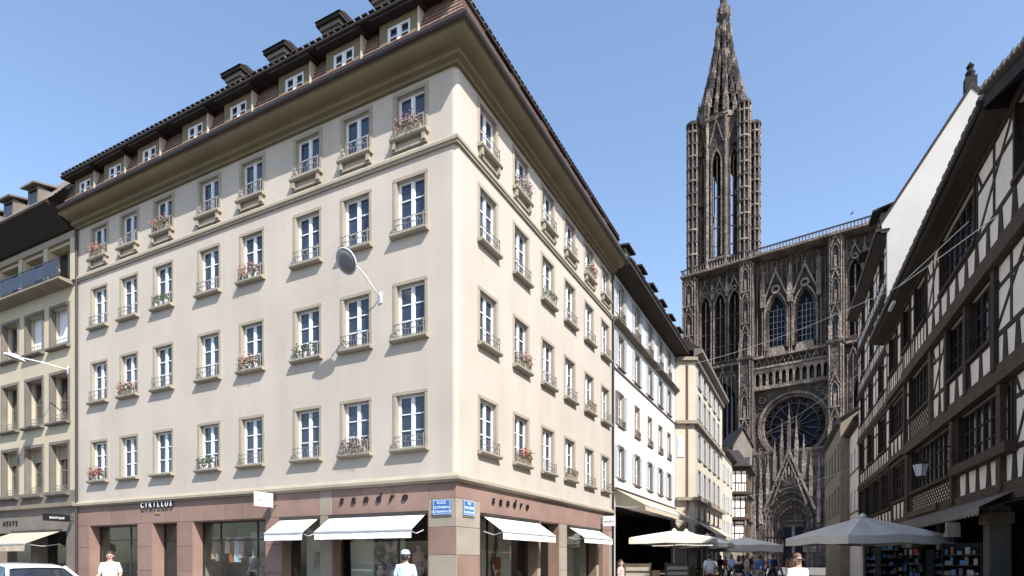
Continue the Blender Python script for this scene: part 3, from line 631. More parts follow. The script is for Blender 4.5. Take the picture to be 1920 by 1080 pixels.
# ------------------------------------------------------------------ tan building with its flank to the square, and the row beyond
Dp = CA + u2 * 31.25 + Vector((1.3, -.35, 0)); dd = Vector((.442, .897, 0)).normalized(); Dm = frame_at(0, dd, Dp); RD = math.atan2(dd.y, dd.x); LD = 16.0
Dg = thing('tan_building', 'tan corner house with red drainpipe beyond the white shuttered building', 'building', Dp, RD)
DX = [2.2, 4.9, 7.5, 10.4, 13.2]; dr = [(15.1, 1.5), (12.6, 1.9), (9.5, 2.0), (6.7, 1.9)]
w = MB(); w.wall(0, LD, 6.2, 17.0, [(x - .55, x + .55, z, z + h) for x in DX for z, h in dr], 0, .2); w.wall(0, LD, 0, 6.2, [(x - .9, x + .9, 0, 4.9) for x in DX], 0, .4)
ms = Matrix.Rotation(-RD, 4, 'Z'); w.m = ms; w.wall(-1.45, 0, 0, 17.0, [], 0, .2); w.m = None; w.build('wall', 'tan_plaster', Dg)
MB().box(.3, LD, .5, .55, 0, 17).build('dark_backing', 'dark_interior', Dg)
for j, (z, h) in enumerate(dr):
    for i, x in enumerate(DX):
        wn_ = put('window', casement(1.1, h, 3, 'white_paint', 2, .1, .14), Dg, (x, 0, z)); add_panes(wn_, 1.1, h, 3, 'glass_dark', 2, .1, .14, each=False); put('surround', surround(1.1, h, .12, .03, 'tan_stone'), wn_); put('sill', sill(1.4, .12, .12, 'tan_stone'), wn_)
        for sx in (-1.1, .66): put('shutter', shutter_mesh(h, 'shutter'), wn_, (sx, 0, 0))
def ledge_D(z0, z1, o):
    b = MB(); b.box(-.0, LD, -o, .01, z0, z1); b.m = ms; b.box(-1.4, o * .8, -o, .012, z0 + .003, z1 + .003); b.m = None; b.build('ledge', 'tan_stone', Dg)
ledge_D(11.9, 12.15, .3); ledge_D(6.1, 6.35, .4); ledge_D(16.7, 16.95, .25)
MB().pyz([(.01, 16.95), (-.55, 17.2), (-.62, 17.25), (-.62, 17.5), (.01, 17.6)], -.2, LD + .3).build('eave', 'taupe_stone', Dg)
MB().pyz([(-.6, 17.51), (5, 21.4), (5, 17.4)], -.15, LD).build('roof', 'dark_tile', Dg)
b = MB(ms); b.tube([(-.55, -.1, 17), (-.55, -.1, .2)], .06, 8); b.build('drainpipe', 'pipe_red', Dg)
b = MB(ms); b.box(-1.3, -.8, -.05, 0, 9.4, 11.0); b.build('window', 'shutter', Dg)
awning(.1, LD - 2, 1.5, 4.6, 3.6, 0, .3, 'awning_cream', Dg, bars=5)
for x in DX: MB().box(x - .5, x + .5, .42, .45, GZ, 4.4).build('shop_window', 'glass_dark', Dg)
aw_ = [MB().pxz([(x - .45, 4.95), (x + .45, 4.95), (x + .45, 5.5), (x + .2, 5.85), (x - .2, 5.85), (x - .45, 5.5)], -.03, .02).build('arched_window', 'glass_dark', Dg) for x in DX]

def simple_house(name, label, p, along, L, H, wallm, cols, rws, ww, hh, roofm='dark_tile', eave=.5, win='white_paint', shut=None, gf=True, rise=3.5, depth=5):
    rz = math.atan2(along.y, along.x); h_ = thing(name, label, 'building', p, rz)
    xs = [L * (i + .5) / cols for i in range(cols)]
    w = MB(); w.wall(0, L, 0, H, [(x - ww / 2, x + ww / 2, z, z + hh) for x in xs for z in rws], 0, .2)
    w.add([(0, 0, 0), (0, depth, 0), (0, depth, H + rise), (0, 0, H)], [(0, 1, 2, 3)]).add([(L, 0, 0), (L, depth, 0), (L, depth, H + rise), (L, 0, H)], [(0, 1, 2, 3)]); w.build('wall', wallm, h_)
    MB().box(.1, L - .1, .4, .45, 0, H).build('dark_backing', 'dark_interior', h_)
    for x in xs:
        for z in rws:
            q = put('window', casement(ww, hh, 2, win, 2, .08, .12), h_, (x, 0, z)); add_panes(q, ww, hh, 2, 'glass_dark', 2, .08, .12, each=False)
            put('sill', sill(ww + .3, .1, .1, 'tan_stone'), q)
            if shut:
                for sx in (-ww / 2 - .5, ww / 2 + .05): put('shutter', shutter_mesh(hh, shut), q, (sx, 0, 0))
    MB().pyz([(.01, H - .2), (-eave, H), (-eave, H + .15), (.01, H + .3)], -.1, L + .1).build('eave', 'dark_wood', h_)
    MB().pyz([(-eave, H + .16), (-eave, H + .24), (depth, H + rise + .2), (depth, H + rise)], -.1, L + .1).build('roof', roofm, h_)
    return h_
Ep = Dp + dd * 16.0
E1 = simple_house('cream_house', 'lower cream house next along the street after the tan building', Ep, dd, 9.3, 12.6, 'tan_plaster', 3, (9.6, 6.6, 3.9), 1.0, 1.7, shut='shutter')
awning(.2, 8.5, 1.1, 3.6, 2.9, 0, .3, 'awning_cream', E1, bars=3)

# ------------------------------------------------------------------ timber framing kit
def timber(b, name, m, parent): return b.build(name, m, parent)
def tbeam(par, x0, x1, z0, z1, y, m='timber', d=.06):
    if d < .07: d *= .45
    return timber(MB().bbox(x0, x1, y - d, y + .02, z0, z1, .01), 'timber_beam', m, par)
def tbar(par, a, b_, w_, y, m='timber', d=.05):
    d *= .4
    return timber(MB().bar(a, b_, w_, y - d, y + .02), 'timber_brace', m, par)
@shared
def tsash(w_, h, cols, rows_, m, y): return casement(w_, h, rows_, m, cols, .09, y)
def timber_floor(par, x0, x1, z0, z1, segs, y=0, tm='timber', pm='half_plaster', sillh=1.0, post=.2, jam=.0, shut=None):
    holes = [(a + .12, b_ - .12, z0 + sillh + .08, z1 - .19) for k, a, b_, *o in segs if k == 'W']
    w = MB(); w.wall(x0, x1, z0, z1, holes, y, .22); w.build('plaster_panel', pm, par)
    MB().box(x0 + .05, x1 - .05, y + .5, y + .55, z0, z1).build('dark_backing', 'dark_interior', par)
    tbeam(par, x0, x1, z0, z0 + .26, y, 'timber_brown' if tm == 'timber' else tm, .07); tbeam(par, x0, x1, z1 - .2, z1 - .003, y, tm, .07)
    tbeam(par, x0, x1, z0 + sillh - .06, z0 + sillh + .08, y, tm, .058)
    edges = sorted({a for k, a, b_, *o in segs} | {b_ for k, a, b_, *o in segs})
    for e in edges: e2 = min(max(e, x0 + post / 2), x1 - post / 2); tbeam(par, e2 - post / 2, e2 + post / 2, z0 + .26, z1 - .2, y, tm, .052 + random.uniform(0, .004))
    zb, zt = z0 + .26, z0 + sillh - .06; wb, wt = z0 + sillh + .08, z1 - .2
    for s in segs:
        k, a, b_ = s[:3]; o = s[3] if len(s) > 3 else 'A'; n = max(1, round((b_ - a) / .85)); st = (b_ - a) / n
        if k == 'W':
            ww = b_ - a - .24; hh = z1 - .19 - (z0 + sillh + .08); cols = max(2, round(ww / .62))
            q = put('window', tsash(round(ww, 3), round(hh, 3), cols, 3, 'dark_wood', .1), par, ((a + b_) / 2, y, z0 + sillh + .08)); add_panes(q, round(ww, 3), round(hh, 3), 3, 'glass_black', cols, .09, .1, each=x0 > -1)
            put('casing', surround(round(ww, 3), round(hh, 3), .09, .062, 'timber'), q)
            for i in range(0, cols, 2):
                if random.random() < .18: cx = -ww / 2 + ww * (i + .5) / cols; MB().box(cx - ww / cols * .4, cx + ww / cols * .4, .152, .158, hh * .1, hh * .9).build('curtain', 'curtain', q)
            tbeam(par, a + .02, b_ - .02, z0 + sillh - .02, z0 + sillh + .10, y, 'timber', .10)
        elif k == 'P':
            tbeam(par, a, b_, (wb + wt) / 2 + .25, (wb + wt) / 2 + .37, y, tm, .045)
            if o == 'X': tbar(par, (a + .1, wb), (b_ - .1, wt), .13, y, tm, .04); 
            if b_ - a > 1.2: tbar(par, ((a + b_) / 2, wb), ((a + b_) / 2, wt), .14, y, tm, .047)
            if o != 'V' and b_ - a > .5: tbar(par, (a + .12, wt - .05), (a + .45, wt - .55), .1, y, tm, .042)
        if o == 'L':                                        # lattice of crossed laths below the window
            nn = max(3, round((b_ - a) / .34)); hh = zt - zb
            for i in range(nn + 3):
                xa = a + .1 + (b_ - a - .2) * (i - 3) / nn; xb = xa + (b_ - a - .2) * 3 / nn
                for (p, q) in (((xa, zb), (xb, zt)), ((xb, zb), (xa, zt))):
                    (px, pz), (qx, qz) = p, q; lo, hi = a + .1, b_ - .1
                    def cl(x, z, X, Z):
                        if x < lo: z = z + (Z - z) * (lo - x) / (X - x); x = lo
                        if x > hi: z = z + (Z - z) * (hi - x) / (X - x); x = hi
                        return x, z
                    if max(px, qx) <= lo + .02 or min(px, qx) >= hi - .02: continue
                    P = cl(px, pz, qx, qz); Q = cl(qx, qz, px, pz); tbar(par, P, Q, .07, y, tm, .035 if xa == p[0] else .04)
        elif o == 'V':
            for i in range(1, 2 * n): tbar(par, (a + st * i / 2, zb), (a + st * i / 2, zt), .085, y, tm, .04)
        else:
            for i in range(n + 1):
                c = a + st * i; q = random.uniform(.8, 1.2); MB().pxz([(max(a, c - .2 * q), zb), (min(b_, c + .2 * q), zb), (min(b_, c + .19 * q), zb + .12), (min(b_, c + .1), zt), (max(a, c - .1), zt), (max(a, c - .17 * q), zb + .15)], y - .019, y + .02).build('timber_stud', tm, par)
        if k == 'W' and o != 'L' and s[-1] == 'S':
            pass

# ------------------------------------------------------------------ right side of the street
F0 = Vector((16.4, 25, 0)); RF = math.atan2(-.921, -.389); FM = Matrix.Translation(F0) @ Matrix.Rotation(RF, 4, 'Z')
F = thing('timbered_house', 'large dark half-timbered house with overhanging eave at right edge', 'building', F0, RF)
ff = [(3.25, 6.12, 0.0), (6.15, 9.02, -.12), (9.05, 12.0, -.24)]
timber_floor(F, 0, 16, *ff[0][:2], [('P', 0, .5, 'V'), ('W', .5, 6.3, 'L'), ('P', 6.3, 7.0, 'V'), ('W', 7.0, 11.6, 'A'), ('P', 11.6, 13, 'X'), ('W', 13, 16, 'A')], ff[0][2])
timber_floor(F, 0, 16, *ff[1][:2], [('P', 0, .75, 'V'), ('W', .75, 4.4, 'L'), ('P', 4.4, 6.3, 'X'), ('W', 6.3, 8.35, 'A'), ('W', 8.55, 10.6, 'A'), ('P', 10.6, 13, 'X'), ('W', 13, 16, 'A')], ff[1][2])
timber_floor(F, 0, 16, *ff[2][:2], [('W', 0, 1.6, 'V'), ('P', 1.6, 2.3, 'V'), ('W', 2.3, 4.2, 'V'), ('P', 4.2, 6.0, 'X'), ('W', 6.0, 9.7, 'A'), ('P', 9.7, 12.4, 'X'), ('W', 12.4, 16, 'A')], ff[2][2])
# deep moulded jetty beams and brackets
for z, y in ((3.1, .02), (6.02, -.1), (8.92, -.22)):
    tbeam(F, -.05, 16, z - .08, z + .2, y, 'timber_brown', .12)
for x in (0.05, 6.65, 10.9):
    tbeam(F, x - .16, x + .16, 3.3, 6.0, -.02, 'timber_brown', .12)
for i, x in enumerate((.1, 4.4, 6.4, 8.45, 10.8)):
    tbeam(F, x - .14, x + .14, 6.3, 8.85, -.13, 'timber_olive' if i == 1 else 'timber', .1)
# the gallery rail with knobs below the first floor windows
tbeam(F, 6.9, 11.8, 4.15, 4.42, 0, 'timber_brown', .26); tbeam(F, .6, 6.3, 4.18, 4.32, 0, 'timber', .16)
tbeam(F, .5, 5.0, 3.3, 3.52, 0, 'timber_olive', .17)
# eave, gutter and roof
ES = 12.3
MB().pyz([(-.24, 11.88), (-.72, 11.96), (-.80, 12.0), (-.80, 12.2), (.3, 12.9)], -4.3, ES).build('eave', 'dark_wood', F)
b = MB(); b.tube([(-4.3, -.86, 12.14), (ES, -.86, 12.14)], .08, 8); b.build('gutter', 'gutter', F)
MB().pyz([(-.80, 12.22), (-.80, 12.31), (5.0, 18), (5.0, 17.8)], -4.3, ES + .1).build('roof', 'dark_tile', F)
b = MB(); b.add([(ES, -.8, 12.02), (ES + 4, -.8, 10.6), (ES + 4, 1.5, 12.2), (ES, 1.5, 13.6), (ES, -.8, 12.3), (ES + 4, -.8, 10.85), (ES + 4, 1.5, 12.5), (ES, 1.5, 13.9)], [(0, 3, 2, 1), (4, 5, 6, 7), (0, 1, 5, 4), (1, 2, 6, 5), (2, 3, 7, 6), (3, 0, 4, 7)]); b.build('hood_roof', 'dark_tile', F)
b = MB()
for i in range(14): b.box(ES + .05 + i * .28, ES + .26 + i * .28, -.92, -.5, 12.32 - i * .1, 12.4 - i * .1 + .03 * (i % 2))
b.build('verge_tile', 'taupe_stone', F, kind='stuff')
b = MB()
for i in range(54): b.box(-4.2 + i * .305, -4.0 + i * .305, -.86, -.55, 12.31, 12.37 + .03 * (i % 2))
b.build('roof_edge_tile', 'dark_tile', F, kind='stuff')
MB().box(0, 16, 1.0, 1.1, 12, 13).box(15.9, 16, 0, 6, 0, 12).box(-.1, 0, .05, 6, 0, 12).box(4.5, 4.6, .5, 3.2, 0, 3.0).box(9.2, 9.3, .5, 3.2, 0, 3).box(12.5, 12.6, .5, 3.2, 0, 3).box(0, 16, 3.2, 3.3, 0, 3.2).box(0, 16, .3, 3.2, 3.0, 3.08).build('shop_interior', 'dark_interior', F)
st = MB()
for x in (0.2, 4.6, 9.6, 14.5): MB().bbox(x - .25, x + .25, -.02, .45, GZ, 3.1).build('stone_pier', 'taupe_stone', F)
for x in (9.6, 14.5): MB().bbox(x - .33, x + .33, -.1, .5, 2.55, 2.85).build('corbel', 'tan_stone', F)
# scalloped awning
def scallop_awning(par, x0, x1, out, z0, z1, y0=0):
    a = MB().pyz([(y0, z0), (y0 - out, z1), (y0 - out, z1 - .02), (y0, z0 - .02)], x0, x1).build('awning', 'awning_cream', par)
    a.material_slots[0].link = 'OBJECT'; a.material_slots[0].material = mt['taupe_stone']
    b = MB(); n = int((x1 - x0) / .3); poly = [(x0, z1)]
    for i in range(n):
        for k in range(5): poly.append((x0 + (x1 - x0) * (i + k / 4.0) / n, z1 - .16 - .07 * math.sin(math.pi * k / 4)))
    poly.append((x1, z1)); b.pxz(poly, y0 - out - .012, y0 - out); b.build('valance', 'taupe_stone', a)
scallop_awning(F, -.1, 11.8, .75, 3.28, 2.88)
# the narrow timbered wing
F_ = thing('narrow_timbered_house', 'narrow half-timbered wing with pale vertical panels between the two larger timbered houses', 'building', FM @ Vector((-4.2, .05, 0)), RF)
timber_floor(F_, 0, 4.12, 3.2, 6.1, [('P', 0, .35, 'V'), ('W', .35, 3.8, 'A'), ('P', 3.8, 4.12, 'V')], 0)
timber_floor(F_, 0, 4.12, 6.13, 9.0, [('P', 0, .35, 'V'), ('W', .35, 3.8, 'A'), ('P', 3.8, 4.12, 'V')], -.1)
timber_floor(F_, 0, 4.12, 9.03, 12.0, [('P', 0, .8, 'V'), ('W', .8, 2.6, 'V'), ('P', 2.6, 4.12, 'V')], -.2)
MB().box(0, 4.12, .3, .4, GZ, 3.2).build('shop_window', 'glass_dark', F_)
# the taller timbered house with the white gable
Gm = FM @ Matrix.Translation((-15.2, .02, 0)); LG = 11.0
G = thing('gabled_timbered_house', 'tall half-timbered house with bare white gable wall facing the square', 'building', Gm.translation, RF)
fz = [3.1, 6.1, 9.1, 11.9, 14.7, 17.2]
sg = [[('W', 0, 2.6, 'A'), ('W', 2.8, 5.4, 'A'), ('W', 5.6, 8.2, 'A'), ('W', 8.4, 11, 'A')],
      [('P', 0, .6, 'V'), ('W', .6, 2.4, 'A'), ('P', 2.4, 3.8, 'V'), ('W', 3.8, 6, 'A'), ('P', 6, 7.6, 'V'), ('W', 7.6, 9.8, 'A'), ('P', 9.8, 11, 'V')],
      [('P', 0, 1.2, 'V'), ('W', 1.2, 2.6, 'V'), ('P', 2.6, 4.4, 'V'), ('W', 4.4, 5.8, 'V'), ('P', 5.8, 7.8, 'V'), ('W', 7.8, 9.2, 'V'), ('P', 9.2, 11, 'V')],
      [('P', 0, 1.6, 'V'), ('W', 1.6, 2.8, 'V'), ('P', 2.8, 5, 'V'), ('W', 5, 6.2, 'V'), ('P', 6.2, 8.2, 'V'), ('W', 8.2, 9.4, 'V'), ('P', 9.4, 11, 'V')],
      [('P', 0, 2, 'V'), ('W', 2, 3.1, 'V'), ('P', 3.1, 5.2, 'V'), ('W', 5.2, 6.3, 'V'), ('P', 6.3, 8.4, 'V'), ('W', 8.4, 9.5, 'V'), ('P', 9.5, 11, 'V')]]
for i in range(5): timber_floor(G, 0, LG, fz[i] + .02, fz[i + 1], sg[i], -.02 * i + .02, tm='timber', sillh=.9, post=.13)
for i in range(1, 5): tbeam(G, -.05, LG + .05, fz[i] - .06, fz[i] + .1, -.02 * i + .02, 'timber', .10)
RH, RR = 4.0, 23.0
gp = [(.06, 0), (.06, 11.5), (-.2, 11.5), (-.2, 17.2), (-.42, 17.2), (-.42, 17.6), (3.1, RR), (7.5, 17.2), (7.5, 0)]
MB().pyz(gp, LG, LG + .3).build('gable_wall', 'gable_white', G)
MB().pyz([(-.6, 17.25), (-.6, 17.45), (3.1, RR + .2), (3.1, RR - .05)], -.2, LG + .34).build('roof', 'dark_tile', G)
MB().pyz([(3.1, RR + .2), (7.6, 17.4), (7.6, 17.1), (3.1, RR - .05)], -.2, LG + .34).build('rear_roof', 'dark_tile', G)
MB().pyz([(-.1, 17.0), (-.5, 17.15), (-.58, 17.2), (-.58, 17.3), (-.1, 17.35)], -.3, LG + .1).build('eave', 'dark_wood', G)
b = MB(); b.tube([(-.35, -.64, 17.25), (LG + .35, -.64, 17.25), (LG + .38, -.1, 17.2)], .06, 8); b.build('gutter', 'gutter', G)
for x, z, yy in ((8.4, 18.9, .0), (4.0, 18.9, 0)):
    d = MB().box(x - .5, x + .5, yy - .1, yy + 2, z - .9, z + .35).build('dormer', 'brown_house', G); MB().pyz([(yy - .5, z + .35), (yy - .5, z + .45), (yy + 2, z + 1.1), (yy + 2, z + 1.0)], x - .75, x + .75).build('roof', 'dark_tile', d); MB().box(x - .3, x + .3, yy - .13, yy - .1, z - .6, z + .15).build('window', 'glass_dark', d)
MB().box(LG - .05, LG + .3, 2.85, 3.3, RR - .1, RR + .5).build('chimney_pot', 'dark_iron', G); 
MB().lathe([(.14, RR + .5), (.2, RR + .75), (.1, RR + .9), (.16, RR + 1.05), (.03, RR + 1.25)], 10, (LG + .1, 3.08)).build('finial', 'dark_iron', G)
MB().box(0, LG, .3, .35, GZ, 3.1).box(LG - .1, LG, 0, 5, GZ, 17).build('shop_window', 'glass_dark', G)
al = Vector((-.389, -.921, 0))
H3 = simple_house('pale_house', 'narrow pale plaster house just beyond the gabled timbered house', FM @ Vector((-20.7, .1, 0)), al, 5.4, 10.6, 'half_plaster', 3, (7.7, 4.9), .9, 1.5, eave=.4, depth=4)
H4 = simple_house('stone_house', 'brownish stone-faced house near the cathedral on the right', FM @ Vector((-33, -.5, 0)), al, 12.2, 11.6, 'tan_stone', 5, (8.4, 5.2), 1.0, 1.9, eave=.3, win='shutter_dark', depth=5)
# far end of the left row: timbered house and a brown gabled one behind
ep = Ep + dd * 9.3 + Vector((.2, 0, 0))
E2 = thing('far_timbered_house', 'small half-timbered house with jettied flank near the cathedral on the left', 'building', ep, 0)
z = 3.4
for k in range(3):
    timber_floor(E2, -1, 1.15 + .1 * k, z, z + 2.75, [('P', -1, 0, 'V'), ('P', 0, 1.15 + .1 * k, 'V')], -.12 * k, sillh=1.2, post=.14); tbeam(E2, -1.1, 1.5 + .12 * k, z - .12, z + .12, -.12 * k, 'timber', .5); z += 2.85
w = MB(Matrix.Translation((1.35, 0, 0)) @ Matrix.Rotation(R(64), 4, 'Z')); w.wall(0, 7, 0, 12, [(1, 2, 4, 5.6), (3, 4, 4, 5.6), (1, 2, 7, 8.6), (3, 4, 7, 8.6)], 0, .2); w.box(-.1, 7, -.3, .05, 6, 6.3).box(-.1, 7, -.35, .05, 8.9, 9.2).box(-.1, 7, -.6, .05, 11.9, 12.1); w.build('street_wall', 'timber_brown', E2)
MB().box(-1.3, 1.9, -.8, 6, 12.1, 12.25).pyz([(-.8, 12.25), (2.5, 14.5), (6, 12.25)], -1.3, 1.4).build('roof', 'dark_tile', E2); MB().box(-1, 1.2, .02, .1, 0, 3.4).build('ground_wall', 'brown_house', E2)
ep2 = Vector((29.2, 80, 0))
E3 = thing('brown_house', 'plain brown gabled house rising behind the small timbered house', 'building', ep2, 0)
MB().pxz([(0, 0), (0, 16.6), (1.3, 18.8), (2.5, 16.6), (2.5, 0)], 0, 6).build('wall', 'brown_house', E3); MB().pxz([(-.2, 16.4), (1.3, 19.0), (2.7, 16.4), (2.7, 16.6), (1.3, 19.25), (-.2, 16.6)], -.2, 6).build('roof', 'dark_tile', E3)
MB().box(1.6, 2.2, -.04, 0, 13.5, 15.2).build('window', 'glass_dark', E3); MB().box(.4, 1, -.04, 0, 10.5, 12.2).build('window', 'glass_dark', E3)
# ------------------------------------------------------------------ cathedral
KO = Vector((56.6, 122, 0)); KR = math.atan2(-.599, .80)
K = thing('cathedral', 'huge dark sandstone gothic cathedral front with one openwork spire at the street end', 'cathedral', KO, KR)
def arch_pts(cx, w_, zs, za, n=7):          # pointed arch, left foot to right foot
    r = ((w_ / 2) ** 2 + (za - zs) ** 2) / w_; p = []
    a1 = math.atan2(za - zs, r - w_ / 2)
    for i in range(n + 1): a = a1 * i / n; p.append((cx - w_ / 2 + r - r * math.cos(a), zs + r * math.sin(a)))
    return p + [(2 * cx - x, z) for x, z in reversed(p[:-1])]
def arch_plate(b, x0, x1, z0, z1, cx, w_, zs, za, y0, y1, zb=None):
    ap = arch_pts(cx, w_, zs, za); b.pxz([(x0, z0), (x0, z1), (x1, z1), (x1, z0), (ap[-1][0], z0)] + ap[::-1] + [(ap[0][0], z0)], y0, y1)
    if zb and zb > z0: b.box(cx - w_ / 2, cx + w_ / 2, y0 + .05, y1, z0, zb)
def arch_band(b, cx, w_, zs, za, t, y0, y1, n=7):
    i = arch_pts(cx, w_, zs, za, n); o = arch_pts(cx, w_ + 2 * t, zs, za + t * 1.25, n); b.pxz(i + o[::-1], y0, y1)
pinn = [None]
@shared
def pinnacle():
    b = MB(); b.box(-.25, .25, -.25, .25, 0, .55)
    for s in (-1, 1): b.pxz([(-.2, .55), (.2, .55), (0, .72)], s * .25 - .02, s * .25 + .02)
    b.lathe([(.26, .55), (.03, .96), (.07, .97), (.02, 1.0)], 4, a0=math.pi / 4)
    for k in range(3): z = .62 + .11 * k; r = .25 * (1 - (z - .55) / .45); b.box(-r - .05, r + .05, -.03, .03, z, z + .03).box(-.03, .03, -r - .05, r + .05, z, z + .03)
    return mm(b, 'pinnacle', 'cathedral_lit')
def pin(x, y, z, w_, h, m=None, par=None): return put('pinnacle', pinnacle(), par or K, (x, y, z), 0, scale=(w_ * 2, w_ * 2, h), mat=m)
@shared
def shaft_mesh(): return mm(MB().lathe([(.13, 0), (.13, .015), (.085, .025), (.085, .97), (.14, .985), (.14, 1)], 6), 'shaft', 'cathedral_lit')
def shaft(x, y, z0, z1, w_=1, m=None): return put('shaft', shaft_mesh(), K, (x, y, z0), 0, scale=(w_, w_, z1 - z0), mat=m)
def gable(x, y, z, w_, h, m='cathedral_lit', crock=4, t=.22, d=.35, rose=True):
    b = MB(); b.bar((x - w_ / 2, z), (x, z + h), t, y - d, y).bar((x + w_ / 2, z), (x, z + h), t, y - d + .003, y + .003)
    if rose:
        r = w_ * .17; zc_ = z + h * .33
        b.pxz([(x + (r + .1) * math.cos(a), zc_ + (r + .1) * math.sin(a)) for a in [k * math.pi / 6 for k in range(13)]] + [(x + r * .65 * math.cos(a), zc_ + r * .65 * math.sin(a)) for a in [k * math.pi / 6 for k in range(12, -1, -1)]], y - d * .7, y - .02)
    for s in (-1, 1):
        for k in range(1, crock + 1):
            f = k / (crock + 1); cx = x + s * w_ / 2 * (1 - f); cz = z + h * f; b.box(cx + s * .05 - .12, cx + s * .05 + .12, y - d * .8, y - d * .3, cz, cz + .26)
    b.box(x - .1, x + .1, y - d * .7, y - d * .3, z + h - .1, z + h + .8).box(x - .3, x + .3, y - d * .75, y - d * .25, z + h + .35, z + h + .55)
    return b.build('gable', m, K)
PL = 64.4
b = MB(); b.box(-22.3, 22.3, 4.0, 26, 0, PL - .4); b.build('core', 'cathedral', K)
# buttresses in three tiers, each set back on a ledge
BU = [(-21.1, 2.7), (-9.0, 2.1), (7.8, 2.0), (21.1, 2.7)]
for bx, bw_ in BU:
    for z0, z1, yo in ((0, 23.6, -2.4), (23.9, 43.6, -1.7), (43.9, PL, -1.1)):
        b = MB(); h = bw_ / 2; b.box(bx - h, bx + h, yo, 4, z0, z1).box(bx - h - .3, bx - h, yo + .5, 4, z0, z1 - .6).box(bx + h, bx + h + .3, yo + .5, 4, z0, z1 - .6)
        b.box(bx - h - .45, bx + h + .45, yo - .35, 4, z1 - .35, z1 + .2).box(bx - h - .25, bx + h + .25, yo - .2, 4, z1 - .7, z1 - .38); b.build('buttress', 'cathedral', K)
        n = 3; zz = z0 + .6
        while zz < z1 - 6:                                  # stacked blind niches on the buttress face
            nb = MB(); arch_band(nb, bx, bw_ * .55, zz + 3.2, zz + 4.6, .16, yo - .22, yo + .01); nb.box(bx - bw_ * .275 - .16, bx - bw_ * .275, yo - .22, yo, zz, zz + 3.2).box(bx + bw_ * .275, bx + bw_ * .275 + .16, yo - .22, yo, zz, zz + 3.2).box(bx - bw_ * .4, bx + bw_ * .4, yo - .3, yo, zz - .3, zz)
            nb.box(bx - .22, bx + .22, yo - .2, yo, zz + .05, zz + 2.4); nb.build('niche', 'cathedral_lit', K)
            MB().pxz(arch_pts(bx, bw_ * .55, zz + 3.2, zz + 4.6) + [(bx + bw_ * .275, zz), (bx - bw_ * .275, zz)], yo - .02, yo + .02).build('niche_shade', 'cathedral_dark', K)  # flat dark plate: the niche's shade is painted, nothing is cut back
            gable(bx, yo - .1, zz + 4.2, bw_ * .8, 2.2, crock=2, t=.16, d=.2, rose=False); zz += 6.6
        for s in (-1, 1):
            shaft(bx + s * h, yo - .05, z0 + .2, z1 - .7, 1.3)
            shaft(bx + s * (h + .3), yo + .45, z0 + .2, z1 - .9, 1.0)
        if z1 < 60:
            for s in (-1, 1): pin(bx + s * (h - .2), yo + .1, z1 + .2, .6, 5.5)
